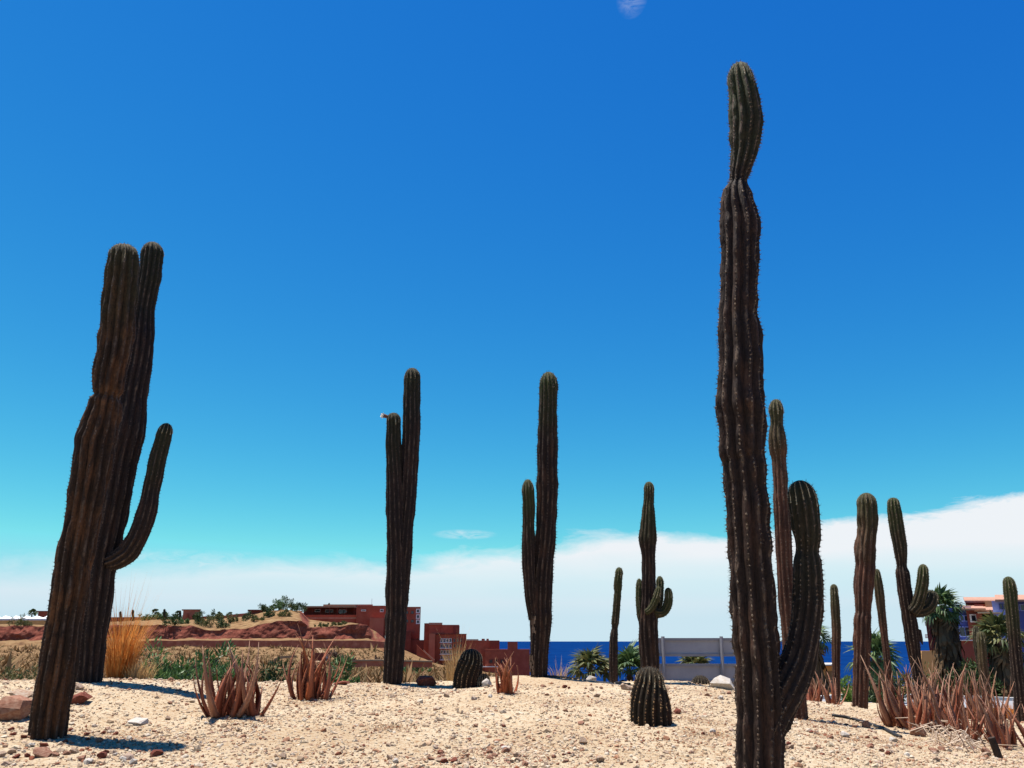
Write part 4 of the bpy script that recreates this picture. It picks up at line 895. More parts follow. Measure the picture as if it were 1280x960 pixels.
for i, (u, yy, rx, rz, m) in enumerate(((196, 322, 3.2, 1.5, 'leaf_green'), (212, 322, 3.4, 1.6, 'leaf_dark'), (262, 320, 3.2, 1.6, 'leaf_dark'), (247, 300, 2.8, 2.4, 'leaf_dark'), (258, 296, 3.2, 2.6, 'leaf_olive'), (213, 289, 2.2, 2.4, 'leaf_dark'), (328, 322, 2.6, 2.2, 'leaf_dark'), (345, 318, 3.4, 2.2, 'leaf_green'), (360, 320, 3.2, 2.4, 'leaf_dark'), (20, 292, 3.5, 1.8, 'leaf_olive'), (270, 316, 2.4, 1.4, 'leaf_olive'), (288, 306, 3.0, 1.3, 'leaf_olive'), (305, 312, 3.2, 1.4, 'leaf_dark'), (318, 300, 2.6, 1.2, 'leaf_olive'), (337, 305, 3.0, 1.6, 'leaf_dark'), (354, 300, 2.6, 1.6, 'leaf_olive'), (371, 316, 3.0, 2.0, 'leaf_dark'), (350, 324, 3.6, 2.4, 'leaf_dark'), (228, 300, 3.0, 1.2, 'leaf_green'), (180, 318, 3.2, 1.0, 'leaf_green'), (276, 294, 2.6, 1.8, 'leaf_dark'), (402, 292, 2.6, .7, 'leaf_olive'), (425, 294, 2.6, .7, 'leaf_olive'), (240, 321, 2.0, 1.6, 'leaf_dark'))):
    shrub(dict(leaf_green='fresh green', leaf_dark='dark green', leaf_olive='olive')[m] + ' bush on the red earth bank ' + ('below the white tents' if u < 60 else 'near the small square house' if u < 290 else 'near the hotel veranda'), LP(u, yy), rx, rz * 1.5, 520, .8, m, 260 + i, 'bushes along the red bank', 'desert_bush', stems=False)
shrub('rounded bush against the wall of the small square terracotta house', LP(244, 317), 1.6, 2.6, 420, .8, 'leaf_dark', 290)

def brush(n=15000):
    """dry scrub over the slopes: tufts of small blades, one mass"""
    r = np.random.default_rng(17)
    u = r.uniform(-80, 640, n); y = 15 * (262 / 15) ** (r.uniform(0, 1, n) ** .8)
    x, z = land_pt(u, y); h = np.interp(y, [15, 60, 262], [.13, .26, .55]) * np.exp(r.normal(0, .5, n)); nb = 9
    V = []; c = np.stack([x, y, z], 1)
    a = r.uniform(0, 6.28, (n, nb)); sp = r.uniform(.3, 1.8, (n, nb)); hh = h[:, None] * r.uniform(.4, 1.1, (n, nb)); w = h[:, None] * .16
    bx = c[:, None, 0] + np.cos(a) * h[:, None] * .25; by = c[:, None, 1] + np.sin(a) * h[:, None] * .25; bz = np.repeat(c[:, None, 2] - .1 * h[:, None], nb, 1)
    V = np.stack([np.stack([bx - np.sin(a) * w, by + np.cos(a) * w, bz], -1), np.stack([bx + np.sin(a) * w, by - np.cos(a) * w, bz], -1),
                  np.stack([bx + np.cos(a) * sp * hh, by + np.sin(a) * sp * hh, bz + hh], -1)], 2).reshape(-1, 3)
    o = link(bpy.data.objects.new('dry_scrub', mesh_np('dry_scrub', V, [np.arange(n * nb * 3).reshape(-1, 3)], False, M['brush_dry'])))
    tag(o, 'tan and brown dry scrub covering the slopes below the terraces', 'scrub', kind='stuff')
brush()

def frond_mesh(seed, L, mat_, nb=13, droop=.35):
    """fan leaf along +x: stalk then a pleated fan of blades"""
    r = random.Random(seed); mb = MB(); s = L * .42
    mb.tube([(0, 0, 0), (s * .5, 0, s * .04), (s, 0, 0)], [.02 * L, .014 * L, .01 * L], 3)
    for k in range(nb):
        a = R(-95 + 190 * k / (nb - 1)) * r.uniform(.92, 1.05); l = L * .62 * (1 - .25 * abs(a) / 1.7) * r.uniform(.85, 1.1)
        d = Vector((math.cos(a), math.sin(a), 0)); e = Vector((-d.y, d.x, 0)) * L * .048; h = Vector((s, 0, 0)); up = Vector((0, 0, .05 * L))
        m1 = h + d * l * .55 + Vector((0, 0, -.05 * L * r.random())); tip = h + d * l * .92 + Vector((0, 0, -droop * L * r.uniform(.3, 1.0)))
        mb.add([h, m1 + e, m1 + up * .4, m1 - e, tip], [(0, 1, 2), (0, 2, 3), (1, 4, 2), (2, 4, 3)])
    return mb.mesh('frond', mat_)
FR = {k: [frond_mesh(300 + i, 1., M[k]) for i in range(4)] for k in ('palm_frond', 'leaf_green', 'palm_dead', 'leaf_olive')}
def fan_palm(label, foot, h, Lf, n, seed, group=None, kind='palm_frond', trunk_r=.16, skirt=0, dead=4, low=-35):
    r = random.Random(seed); t = thing('fan_palm', label, 'palm tree', foot, group)
    top = foot + Vector((r.uniform(-.1, .1), 0, h))
    MB().tube([foot + Vector((0, 0, -.3)), foot + Vector((0, 0, h * .3)), foot + (top - foot) * .7, top], [trunk_r * 1.2, trunk_r, trunk_r * .9, trunk_r * .8], 10).build('trunk', M['palm_trunk'], t)
    for i in range(n + dead):
        de = i >= n; o = link(bpy.data.objects.new('frond' if not de else 'dead_frond', r.choice(FR['palm_dead' if de else kind])), t)
        el = r.uniform(-88, -55) if de else low + (88 - low) * ((i + .5) / n) ** .9
        s = Lf * r.uniform(.8, 1.1); o.scale = (s, s, s); o.location = top - foot + Vector((0, 0, -.05 * Lf))
        o.rotation_euler = (r.uniform(-.5, .5), -R(el), i * 2.39996 + r.uniform(-.2, .2))
    if skirt:
        mb = MB()
        for i in range(skirt):
            a = r.uniform(0, 6.28); z = h * r.uniform(.35, .98); q = trunk_r * r.uniform(.9, 1.5); c = foot + Vector((q * math.cos(a), q * math.sin(a), z)); out = r.uniform(.15, .75) * trunk_r * 2.6
            l = r.uniform(.5, 1.1) * Lf; e = Vector((-math.sin(a), math.cos(a), 0)) * Lf * r.uniform(.04, .09)
            b = c + Vector((out * math.cos(a), out * math.sin(a), -l)); mb.add([c - e * .5, c + e * .5, b + e, b - e, b - Vector((0, 0, l * .25))], [(0, 1, 2, 3), (3, 2, 4)])
        o = mb.build('dead_leaf_skirt', M['palm_dead'], t); o['kind'] = 'stuff'
    return t
f = LP(1183, 45); fan_palm('tall fan palm with a shaggy dark skirt of dead leaves beside the cream tower', f, P(1183, 760, 45).z - f.z, 1.3, 30, 401, trunk_r=.23, skirt=560, dead=5, low=-45)
f = LP(1248, 41); fan_palm('low spreading fan palm in front of the balcony of the blue building', f, P(1248, 800, 41).z - f.z, 1.5, 26, 402, kind='leaf_olive', trunk_r=.25, skirt=120)
f = LP(1094, 31); fan_palm('full green fan palm behind the stout reddish cactus', f, P(1094, 822, 31).z - f.z, 1.1, 30, 403, trunk_r=.2, skirt=160, low=-60)
f = LP(1018, 40); fan_palm('fan palm behind the thick arm of the tallest cactus, against the sea', f, P(1018, 796, 40).z - f.z, 1.0, 22, 404, trunk_r=.16, skirt=60)
f = LP(742, 18.5); fan_palm('small fan palm with yellowing lower leaves before the sea, beside the white boulder', f, P(742, 838, 18.5).z - f.z, .62, 22, 405, kind='leaf_olive', trunk_r=.07, dead=8, low=-10)
f = LP(786, 19); fan_palm('small fan palm beside the many-armed cactus, with straw-coloured dead leaves', f, P(786, 838, 19).z - f.z, .64, 22, 406, kind='palm_frond', trunk_r=.07, dead=12, low=-10)
f = LP(866, 24); fan_palm('small yellowish palm glimpsed through the gap of the grey fence', f, P(866, 836, 24).z - f.z, .6, 18, 407, kind='leaf_olive', trunk_r=.07, dead=3, low=-10)
def ridge_palm(u, y, top, seed, label, rad=3.2):
    r = random.Random(seed); f = LP(u, y); h = P(u, top, y).z - f.z; t = thing('fan_palm', label, 'palm tree', f, 'far palms along the ridge')
    MB().tube([f + Vector((0, 0, -.3)), f + Vector((0, 0, h))], [.3, .22], 6).build('trunk', M['palm_trunk'], t)
    mb = MB(); c = f + Vector((0, 0, h))
    for i in range(44):
        a = r.uniform(0, 6.28); el = r.uniform(-.7, 1.4); d = Vector((math.cos(a) * math.cos(el), math.sin(a) * math.cos(el), math.sin(el))); l = rad * r.uniform(.35, .62)
        e = d.orthogonal().normalized() * l * .22; mb.add([c + d * l * .2, c + d * l * .7 + e, c + d * l + Vector((0, 0, -.2 * l)), c + d * l * .7 - e], [(0, 1, 2, 3)])
    mb.build('crown', M['leaf_dark'], t)
for i, (u, top, rad) in enumerate(((35, 766, 3.4), (190, 765, 3.2), (202, 768, 2.6), (219, 767, 2.6), (271, 768, 2.6), (284, 768, 2.6), (329, 762, 2.8), (339, 759, 2.8), (347.5, 756, 3.2), (362, 758, 2.8), (408, 757, 2.4))):
    ridge_palm(u, 326 if u < 400 else 352, top, 420 + i, 'small distant palm beside the white tents' if u < 60 else 'small distant palm on the ridge near the square terracotta house' if u < 300 else 'small distant palm on the hilltop beside the hotel veranda' if u < 400 else 'small palm rising behind the hotel veranda roof', rad)
def ridge_post(u, y, top, bot, seed):
    t = P(u, bot, y); MBs = MB().tube([t + Vector((0, 0, -1.)), t + Vector((.1, 0, .5)), P(u, top + 1, y), P(u + .3, top, y)], [.5, .5, .42, .1], 7)
    t0 = thing('columnar_cactus', 'distant slim columnar cactus rising above the ridge wall', 'cactus', LP(u, y), 'far cacti on the ridge'); MBs.build('trunk', M['cactus_dark'], t0)
for i, (u, a, b) in enumerate(((150.5, 764, 777), (166, 762, 777), (205.5, 761, 777), (225, 763, 777))): ridge_post(u, 316, a, b, i)

# ------------------------------------------------------------------ grey panel fence
def fence():
    Y = 17.5; t = thing('panel_fence', 'grey fence of two rows of wide panels between leaning posts, sea showing in its gap', 'fence', LP(865, Y))
    b = LP(865, Y).z - .25
    for px in (829, 902, 948):
        p0, p1 = P(px + 1, 855, Y - .06), P(px - .5, 795.5, Y - .06); MB().tube([(p0.x, p0.y, b), p1], .035, 4).build('post', M['fence_post'], t)
    for x0, x1 in ((806, 827.4), (830.4, 900.4), (903.4, 947)):
        for y0, y1 in ((797.5, 820.5), (829.5, 853)):
            a, c = P(x0, y1, Y), P(x1, y0, Y)
            MB().box(a.x, c.x, Y - .012, Y + .012, min(a.z, b + .08) if y1 > 850 else a.z, c.z).build('panel', M['fence'], t)
            for z in (a.z, c.z): MB().box(a.x, c.x, Y - .04, Y - .0125, z - .025 + (.026 if z == a.z else -.026), z + .025 + (.026 if z == a.z else -.026)).build('rail', M['fence_post'], t)
fence()

# ------------------------------------------------------------------ buildings
def bx(parent, name, x0, y0, x1, y1, Y, depth, m, bottom=None):
    a, c = P(x0, y1, Y), P(x1, y0, Y)
    k = (a.x + c.x) / 2 / Y * depth; z0 = bottom if bottom is not None else a.z      # side walls sheared to run back along the view line
    V = [(x + (k if y else 0), Y + y, z) for z in (z0, c.z) for y in (0, depth) for x in (a.x, c.x)]
    return MB().add(V, [(0, 2, 3, 1), (4, 5, 7, 6), (0, 1, 5, 4), (2, 6, 7, 3), (0, 4, 6, 2), (1, 3, 7, 5)]).build(name, M[m], parent)
def win(parent, x0, y0, x1, y1, Y, frame='trim', fw=.15, proud=.06):
    a, c = P(x0, y1, Y), P(x1, y0, Y); w = fw
    f = MB(); f.box(a.x - w, c.x + w, Y - proud, Y + .1, c.z, c.z + w); f.box(a.x - w, c.x + w, Y - proud * 1.6, Y + .1, a.z - w, a.z)
    f.box(a.x - w, a.x, Y - proud, Y + .1, a.z, c.z); f.box(c.x, c.x + w, Y - proud, Y + .1, a.z, c.z)
    o = f.build('window', M[frame], parent); MB().box(a.x, c.x, Y - proud * .3, Y + .1, a.z, c.z).build('pane', M['glass'], o); return o
# long hotel on the ridge
HY = 336.
h = thing('hotel_building', 'long terracotta hotel with a curved terrace and dark veranda on the ridge', 'building', LP(420, HY))
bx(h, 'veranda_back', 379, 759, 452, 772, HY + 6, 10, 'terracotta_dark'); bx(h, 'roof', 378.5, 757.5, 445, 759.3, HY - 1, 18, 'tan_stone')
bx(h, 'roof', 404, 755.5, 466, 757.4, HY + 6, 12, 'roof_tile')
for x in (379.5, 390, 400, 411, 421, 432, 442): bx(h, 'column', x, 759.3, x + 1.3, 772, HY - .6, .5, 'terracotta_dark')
bx(h, 'parapet', 372, 768.5, 446, 771.5, HY - 1.4, .5, 'terracotta'); bx(h, 'terrace_slab', 369, 771.6, 446, 773.6, HY - 2.2, 9, 'tan_stone')
def curved_wall(parent):
    n = 18; mb = MB(); V = []; Fs = []
    for i in range(n + 1):
        u = 374 + 71 * i / n; yy = HY - 2.1 - 5.5 * math.sin(math.pi * i / n); a, c = P(u, 786, yy), P(u, 773.7, yy); V += [a, c]
        if i: Fs.append((2 * i - 2, 2 * i, 2 * i + 1, 2 * i - 1))
    mb.add(V, Fs); mb.add([P(445, 773.7, HY + 2), P(374, 773.7, HY + 2)] + [V[2 * i + 1] for i in range(n + 1)], [tuple(range(n + 3))]); return mb.build('curved_wall', M['terracotta'], parent)
curved_wall(h)
bx(h, 'wall', 443.5, 757, 483, 800, HY - 3, 16, 'terracotta'); bx(h, 'stair_block', 461, 772.5, 480, 800, HY - 8, 4.9, 'terracotta_light')
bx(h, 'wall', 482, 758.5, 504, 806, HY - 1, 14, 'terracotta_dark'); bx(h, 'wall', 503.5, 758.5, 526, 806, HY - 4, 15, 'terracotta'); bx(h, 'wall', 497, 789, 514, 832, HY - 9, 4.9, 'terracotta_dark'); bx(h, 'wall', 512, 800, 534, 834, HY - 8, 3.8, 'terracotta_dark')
for x0, y0, x1, y1 in ((394, 762, 400, 764.5), (407, 762.5, 416, 765), (424, 762.5, 433, 766)): win(h, x0, y0, x1, y1, HY + 5.95)
for x0, y0, x1, y1 in ((475.5, 762, 479, 764.5), (452, 762.5, 457, 763.6)): win(h, x0, y0, x1, y1, HY - 3.02)
for y in (762, 769, 775.5): win(h, 521, y, 524, y + 3.5, HY - 4.02, fw=.3)
for x, y in ((507, 764), (514, 764), (507, 775), (514, 775)): win(h, x, y, x + 3, y + 3, HY - 4.02, 'terracotta_dark')
p = P(464.6, 756, HY + 8); MB().tube([p, p + Vector((0, 0, 2.4))], .06, 4).build('aerial', M['fence_post'], h)
# stepped block
HY2 = 318.
h = thing('hotel_building', 'stepped terracotta hotel block with four rows of pale windows', 'building', LP(560, HY2))
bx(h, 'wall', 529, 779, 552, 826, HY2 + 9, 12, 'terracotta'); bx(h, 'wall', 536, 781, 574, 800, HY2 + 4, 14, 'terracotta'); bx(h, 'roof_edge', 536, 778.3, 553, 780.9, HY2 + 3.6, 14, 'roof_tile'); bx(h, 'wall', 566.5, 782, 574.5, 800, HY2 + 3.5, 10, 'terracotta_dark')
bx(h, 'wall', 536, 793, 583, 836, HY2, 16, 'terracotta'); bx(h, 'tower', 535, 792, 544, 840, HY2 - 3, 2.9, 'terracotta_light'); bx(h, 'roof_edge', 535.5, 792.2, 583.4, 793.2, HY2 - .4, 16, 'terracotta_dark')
for j, y in enumerate((798.5, 805.5, 813, 820)):
    for x in (551.2, 554.8, 558.4, 562, 567, 571, 575): win(h, x, y, x + 2, y + 4, HY2 - .02, 'trim' if x < 563 else 'terracotta_light', .12)
    bx(h, 'balcony', 549.5, y + 4.6, 565, y + 5.4, HY2 - .9, .88, 'trim')
def ramp_wall(parent, x0, y0, x1, y1, Y, th, m):
    a, c = P(x0, y0, Y), P(x1, y1, Y); V = [(a.x, Y, a.z - th), (c.x, Y, c.z - th), (c.x, Y, c.z), (a.x, Y, a.z)]; V += [(x, Y + .5, z) for x, y, z in V]
    return MB().add(V, [(0, 1, 2, 3), (7, 6, 5, 4), (3, 2, 6, 7), (0, 4, 5, 1), (1, 5, 6, 2), (0, 3, 7, 4)]).build('stair_wall', M[m], parent)
ramp_wall(h, 521, 806, 543, 828, HY2 - 6, 3.5, 'terracotta'); ramp_wall(h, 529, 812, 543, 825, HY2 - 6.6, .5, 'roof_tile')
# low block by the sea
HY3 = 305.
h = thing('hotel_building', 'low flat-roofed terracotta block and courtyard wall nearest the sea', 'building', LP(610, HY3))
bx(h, 'wall', 582, 800.5, 624, 846, HY3, 12, 'terracotta'); bx(h, 'roof_edge', 582.5, 799, 598, 800.4, HY3 - .3, 12, 'roof_tile'); bx(h, 'wall', 613, 801, 624.4, 813, HY3 - 1, .95, 'terracotta_dark')
bx(h, 'courtyard_wall', 606, 811.5, 662, 848, HY3 - 4, 2.9, 'terracotta'); bx(h, 'stub_tower', 634.5, 802.2, 647, 811.45, HY3 - 4, 3, 'terracotta')
for x0, x1 in ((602, 606), (608, 611)): bx(h, 'roof_vent', x0, 798.4, x1, 800.45, HY3 + 3, 2, 'terracotta_dark')
for x in (612, 619, 626): win(h, x, 825, x + 3.5, 828.5, HY3 - 4.02, 'terracotta_dark', .3)
bx(h, 'pale_ledge', 601, 833, 626, 834, HY3 - 4.6, .55, 'trim')
# small things on the ridge
h = thing('small_house', 'small square terracotta house alone on the ridge', 'building', LP(238, 320))
bx(h, 'wall', 227.5, 762.5, 251, 778, 320, 7, 'terracotta_light'); bx(h, 'parapet', 227.2, 761.6, 251.3, 762.45, 319.8, 7.4, 'roof_tile'); bx(h, 'pilaster', 232.5, 767, 235.5, 778, 319.5, .48, 'terracotta')
h = thing('small_house', 'small red flat-roofed house behind the white tents', 'building', LP(56, 330)); bx(h, 'wall', 45.5, 764.4, 68, 780, 330, 8, 'terracotta'); bx(h, 'roof_edge', 45.2, 763.6, 68.3, 764.35, 329.7, 8.6, 'terracotta_dark')
h = thing('small_house', 'low dark pavilion at the head of the sloping ridge wall', 'building', LP(318, 332)); bx(h, 'wall', 311, 763.5, 331, 772, 332, 7, 'terracotta_dark'); bx(h, 'roof', 309.5, 762, 332, 763.45, 331.5, 8, 'terracotta_dark')
for i in range(6):
    u = -6 + i * 13; Y = 306; f = LP(u, Y); t = thing('tent', ('white peaked canvas tent standing in a row on the far ridge', 'white peaked canvas tent at the end of the row, next to the leaning cactus')[i == 5], 'tent', f, 'white tents in a row')
    a, c, k = P(u - 6.4, 773, Y), P(u + 6.4, 773, Y), P(u, 769.6, Y + 1.6); V = [a, c, (c.x, Y + 3.4, c.z), (a.x, Y + 3.4, a.z), k]; lo = P(u, 775.3, Y).z
    V += [(a.x, Y, lo), (c.x, Y, lo), (c.x, Y + 3.4, lo), (a.x, Y + 3.4, lo)]
    MB().add(V, [(0, 1, 4), (1, 2, 4), (2, 3, 4), (3, 0, 4), (5, 6, 1, 0), (6, 7, 2, 1), (7, 8, 3, 2), (8, 5, 0, 3)]).build('canopy', M['canvas'], t)
    for q in (a, c): MB().box(q.x - .08 + (.2 if q is a else -.2), q.x + .08 + (.2 if q is a else -.2), Y + .2, Y + .36, P(u, 782, Y).z, lo + .05).build('pole', M['fence_post'], t)
def wall_thing(label, pts, bot, Y, m, depth=.8, cap=None, name='retaining_wall', segs=1):
    """wall along photo points (column, top row); bottom row or list of rows"""
    t = thing(name, label, 'wall', P(pts[0][0], bot if isinstance(bot, (int, float)) else bot[0], Y))
    for i in range(len(pts) - 1):
        (x0, y0), (x1, y1) = pts[i], pts[i + 1]; b0, b1 = (bot, bot) if isinstance(bot, (int, float)) else (bot[i], bot[i + 1])
        V = [P(x0, b0, Y), P(x1, b1, Y), P(x1, y1, Y), P(x0, y0, Y)]; V = V + [v + Vector((0, depth, 0)) for v in V]
        Fs = [(0, 1, 2, 3), (7, 6, 5, 4), (3, 2, 6, 7), (0, 4, 5, 1), (1, 5, 6, 2), (0, 3, 7, 4)]
        MB().add(V, Fs).build('wall_panel', M[m], t)
        if cap:
            e = Vector((0, 0, .22)); w = [V[3] + Vector((0, -.15, 0)), V[2] + Vector((0, -.15, 0)), V[2] + Vector((0, depth + .15, 0)), V[3] + Vector((0, depth + .15, 0))]
            MB().add([v + Vector((0, 0, .004)) for v in w] + [v + e for v in w], [(3, 2, 1, 0), (4, 5, 6, 7), (0, 1, 5, 4), (1, 2, 6, 5), (2, 3, 7, 6), (3, 0, 4, 7)]).build('coping', M[cap], t)
    return t
r = random.Random(8)
pts = [(172, 801.8)] + [(x, 800.6 + r.uniform(-.5, .5)) for x in range(196, 470, 24)] + [(482, 802.5)]
wall_thing('long low red stone retaining wall along the terrace below the earth bank', pts, 810, 261.5, 'red_earth', 1.2)
wall_thing('thin terracotta wall along the ridge on both sides of the small square house', [(128, 771.5), (180, 771.3), (226, 771.4)], 780, 325, 'terracotta', .5)
wall_thing('terracotta wall climbing the ridge towards the dark pavilion', [(252, 770.5), (276, 770), (296, 767.5), (312, 766)], [779, 779, 777, 775], 325, 'terracotta_light', .5)
wall_thing('yellow and red low wall under the white tents', [(-20, 775.4), (14, 775.4), (60, 775.6)], 780.5, 304, 'ochre', .4)
wall_thing('pale-topped garden wall curving across the slope below the hotel', [(434, 828.5), (446, 826.8), (470, 826.5), (500, 827), (540, 828)], [834.5, 834, 833, 834, 834.5], 120, 'red_earth', .6, 'tan_stone')
wall_thing('small dark red block wall behind the dense upright aloe clump', [(392, 816), (412.5, 816)], 826, 150, 'terracotta_dark', .5)
wall_thing('pale curved stone kerb on the slope behind the splayed aloe', [(340, 831), (342.5, 824), (348, 820.5), (358, 819.6), (370, 819.3)], [834, 828, 824, 822.6, 821.6], 130, 'tan_stone', .5)
h = thing('sign_panel', 'small pale square sign panel mounted on the dark red block wall', 'sign', P(407, 826, 149.6)); bx(h, 'panel', 405.2, 817.5, 410.2, 823, 149.7, .25, 'fence'); bx(h, 'post', 407.3, 822.9, 408.1, 826.5, 149.75, .15, 'fence_post')
# pale path up the slope
V = []; Fs = []
for i, yy in enumerate(np.linspace(165, 258, 24)):
    u = 402 + 5 * math.sin(i * .16); a, c = LP(u - 5.5 * 165 / yy - 1, yy), LP(u + 5.5 * 165 / yy - 1, yy); V += [a + Vector((0, 0, .3)), c + Vector((0, 0, .3))]
    if i: Fs.append((2 * i - 2, 2 * i - 1, 2 * i + 1, 2 * i))
tag(MB().add(V, Fs).build('path', M['tan_stone']), kind='structure')

# resort at the right
RY = 74.
h = thing('resort_building', 'blue and maroon resort building with terracotta roofs and balconies', 'building', LP(1240, RY))
def gable(parent, x0, x1, y_eave, y_top, Y, depth, m='roof_tile', ov=.35):
    """lean-to tiled roof rising away from the viewer"""
    a, c = P(x0, y_eave, Y), P(x1, y_eave, Y); zt = P(x0, y_top, Y + depth).z; V = []; k = (a.x + c.x) / 2 / Y * depth
    for z in (0, -.16): V += [(a.x - ov, Y - ov, a.z + z), (c.x + ov, Y - ov, c.z + z), (c.x + ov + k, Y + depth, zt + z), (a.x - ov + k, Y + depth, zt + z)]
    return MB().add(V, [(0, 1, 2, 3), (7, 6, 5, 4), (4, 5, 1, 0), (5, 6, 2, 1), (6, 7, 3, 2), (7, 4, 0, 3)]).build('roof', M[m], parent)
zb = LP(1240, RY).z - 4
bx(h, 'wall', 1188, 758, 1213.5, 803, RY, 9, 'blue', zb); bx(h, 'base', 1187, 801, 1219, 815, RY - 1.2, 1.15, 'maroon', zb); bx(h, 'ledge', 1186, 799.8, 1219.5, 801, RY - 1.4, 1.5, 'trim')
bx(h, 'wall', 1213.6, 760, 1225, 803, RY - .3, 8, 'maroon', zb); bx(h, 'wall', 1225.1, 755, 1248, 803, RY + 2, 8, 'maroon', zb); bx(h, 'wall', 1208, 750, 1247.9, 762, RY + 4.5, 6, 'maroon')
bx(h, 'wall', 1232, 751.5, 1244.5, 759, RY + 1.6, 3, 'ochre'); bx(h, 'wall', 1248.1, 751, 1256.5, 805, RY - 1, 10, 'blue_light', zb); bx(h, 'wall', 1256.6, 750, 1330, 805, RY, 10, 'blue', zb)
gable(h, 1204, 1224, 760.5, 757.2, RY - .6, 3); gable(h, 1220, 1244, 762.5, 757, RY - .3, 3); gable(h, 1208, 1247, 751.2, 746.4, RY + 4.2, 5); gable(h, 1246, 1330, 749.6, 743.4, RY - 1.2, 6, 'roof_tile')
bx(h, 'balcony_slab', 1222, 765.2, 1251.5, 766.6, RY - 1.5, 3.4, 'cream'); bx(h, 'balcony_opening', 1227, 767.4, 1247, 779, RY + 1.8, .15, 'glass'); bx(h, 'balcony_rail', 1224, 778.8, 1248, 781.2, RY - .8, .3, 'maroon'); bx(h, 'balcony_opening', 1226, 786, 1247, 798, RY + 1.8, .15, 'glass')
for x in (1225.4, 1247.2): bx(h, 'column', x, 766.7, x + 1.8, 803, RY - .9, .5, 'maroon')
win(h, 1214.6, 769.3, 1219, 776.4, RY - .32, 'trim', .10, .08)
for x in (1200.5, 1206): win(h, x, 770, x + 3, 776, RY - .02, 'blue_light', .05)
for x in (1200, 1207.5): win(h, x, 784, x + 5, 795, RY - .02, 'blue_light', .05)
for x in (1250, 1254): win(h, x, 755, x + 2, 761, RY - 1.02, 'blue', .04)
for x in (1260, 1268, 1276): win(h, x, 756, x + 4, 763, RY - .02, 'blue_light', .05)
h = thing('tower_house', 'narrow cream tower with paired windows and jutting balconies by the sea', 'building', LP(1172, 84))
T = 84.; zb2 = LP(1172, T).z - 4
bx(h, 'wall', 1163, 767.5, 1171.5, 781.5, T, 3, 'cream'); bx(h, 'wall', 1166, 781.6, 1190, 815, T + .6, 4, 'maroon', zb2); bx(h, 'wall', 1171.6, 766, 1190, 782, T + .8, 4, 'blue'); gable(h, 1162.5, 1192, 767.2, 763.2, T - .3, 4)
bx(h, 'corner_post', 1161.8, 766, 1163, 812, T - .2, .3, 'terracotta_dark', zb2)
for x in (1164.8, 1168.2): win(h, x, 770.8, x + 1.7, 776.5, T - .02, 'trim', .05, .05)
for y in (777.5, 793.2):
    b = bx(h, 'balcony', 1156.5, y + 3.6, 1163, y + 4.4, T + .2, 1.6, 'trim')
    for k in range(5): bx(b, 'baluster', 1156.6 + k * 1.4, y, 1157 + k * 1.4, y + 3.6, T + .2, .06, 'trim')
    bx(b, 'rail', 1156.4, y - .5, 1163, y, T + .18, .1, 'trim')
bx(h, 'pale_panel', 1166.5, 785, 1170.5, 792, T + .45, .14, 'trim')
wall_thing('low ochre wall before the sea, behind the cactus with fat arms', [(1152, 813.6), (1186, 813.6)], 866, 66, 'ochre', .5, name='boundary_wall')
h = thing('flat_roof_shelter', 'low ochre flat-roofed shelter behind the spindly aloe', 'building', LP(1033, 52)); S_ = 52.
bx(h, 'roof', 1012, 830.5, 1048, 832.2, S_ - .4, 4, 'kerb'); bx(h, 'beam', 1013, 832.3, 1047, 838.5, S_, .4, 'ochre'); bx(h, 'back_wall', 1013, 838, 1047, 866, S_ + 2.6, .4, 'tan_stone')
for x in (1014, 1029, 1044): bx(h, 'column', x, 838.6, x + 2, 868, S_ + .02, .36, 'ochre')

# ------------------------------------------------------------------ hose, twigs, stake
def hose(label, pts, rad=.018):
    q = []
    for i in range(len(pts) - 1):
        for k in range(6):
            t = k / 6; u, v = pts[i][0] * (1 - t) + pts[i + 1][0] * t, pts[i][1] * (1 - t) + pts[i + 1][1] * t; y = pts[i][2] * (1 - t) + pts[i + 1][2] * t
            p = P(u, v, y); p.z = GZ(p.x, p.y) + rad * .8; q.append(p)
    tag(MB().tube(q, rad, 7).build('irrigation_hose', M['hose'], None, True), label, 'hose')
hose('black irrigation hose lying along the brow from the scarred cactus to the thin one', [(684, 846, 12.0), (708, 845, 12.4), (735, 852, 12.5), (765, 859, 12.2), (792, 866, 11.6)])
def hy(u, v): return (u, v, hit(u, v) or 12.5)
hose('black irrigation hose running from the stout reddish cactus towards the aloe thicket', [hy(1040, 896), hy(1062, 899), hy(1085, 905), hy(1108, 915), hy(1130, 924)])
p = place(1246, 948); MB().tube([p + Vector((.03, 0, -.06)), p + Vector((.01, 0, .05)), p + Vector((-.02, 0, .17))], [.035, .034, .032], 8).build('wooden_stake', M['stake']).name
tag(bpy.data.objects['wooden_stake'], 'short dark wooden stake sticking out of the gravel near the low aloe', 'stake')
r = random.Random(12); p0 = place(1185, 922); mb = MB()
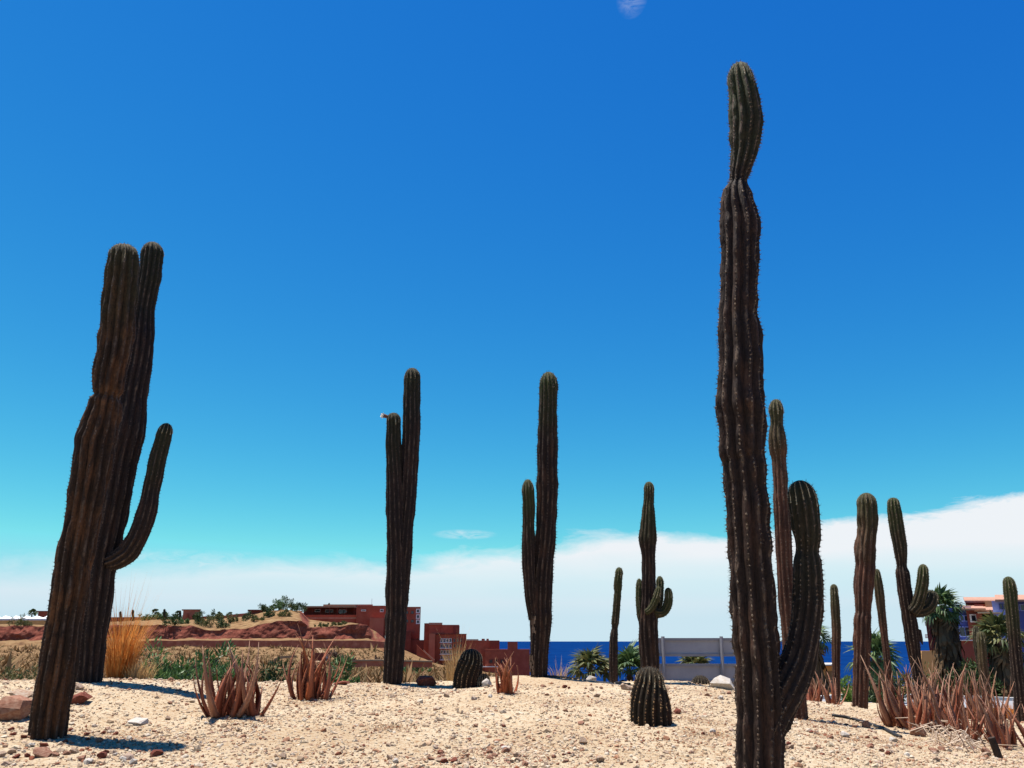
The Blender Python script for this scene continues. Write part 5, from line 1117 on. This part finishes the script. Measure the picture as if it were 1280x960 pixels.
for i in range(70):
    u = r.gauss(1182, 26); v = 912 + (u - 1140) * .28 + r.gauss(0, 5); y = hit(u, v) or 10.
    p = P(u, v, y); p.z = GZ(p.x, p.y); a = r.uniform(0, 6.28); l = r.uniform(.12, .4); d = Vector((math.cos(a), math.sin(a) * .6, 0)) * l
    q = p + d; q.z = GZ(q.x, q.y) + r.uniform(.0, .14); mid = (p + q) / 2 + Vector((0, 0, r.uniform(.02, .12)))
    mb.tube([p + Vector((0, 0, .01)), mid, q], [.006, .005, .003], 4)
o = mb.build('dry_twigs', M['twig']); tag(o, 'tangle of dry pale twigs under the broad aloe thicket', 'twigs', kind='stuff')

# reddish leaf and grass litter in patches on the gravel
def litter():
    r = np.random.default_rng(41); V = []; k = 0
    for (u, v, su, sv, n) in ((492, 910, 22, 4, 260), (1020, 905, 40, 6, 500), (1075, 925, 45, 9, 500), (880, 918, 26, 5, 300), (872, 902, 34, 4, 260), (700, 878, 40, 4, 260), (620, 945, 60, 8, 420), (300, 905, 34, 5, 320), (390, 880, 26, 3, 220), (120, 915, 60, 8, 300), (850, 940, 60, 9, 340), (1180, 930, 50, 8, 420), (940, 870, 60, 4, 260)):
        p = place(u, v); kk = DEP(v, p.y) / F_PX
        x = p.x + r.normal(0, su * kk * .8, n); y = p.y + r.normal(0, su * kk * .7, n); z = G(x, y) + fine(x, y) + EYE + .006
        a = r.uniform(0, 6.28, n); l = r.uniform(.012, .05, n); w = r.uniform(.002, .006, n); t = r.uniform(-.004, .02, n)
        c, s_ = np.cos(a), np.sin(a)
        V.append(np.stack([np.stack([x - s_ * w, y + c * w, z], -1), np.stack([x + s_ * w, y - c * w, z], -1), np.stack([x + c * l, y + s_ * l, z + t], -1)], 1).reshape(-1, 3))
    V = np.concatenate(V); m = mat('plant_litter', (.2, .08, .04), .9, .1, island=[(.16, .055, .025), (.26, .12, .06), (.10, .035, .018), (.30, .17, .09)])
    o = link(bpy.data.objects.new('plant_litter', mesh_np('plant_litter', V, [np.arange(len(V)).reshape(-1, 3)], False, m))); tag(o, 'reddish brown scraps of dry plant litter in patches on the gravel', 'litter', kind='stuff')
litter()
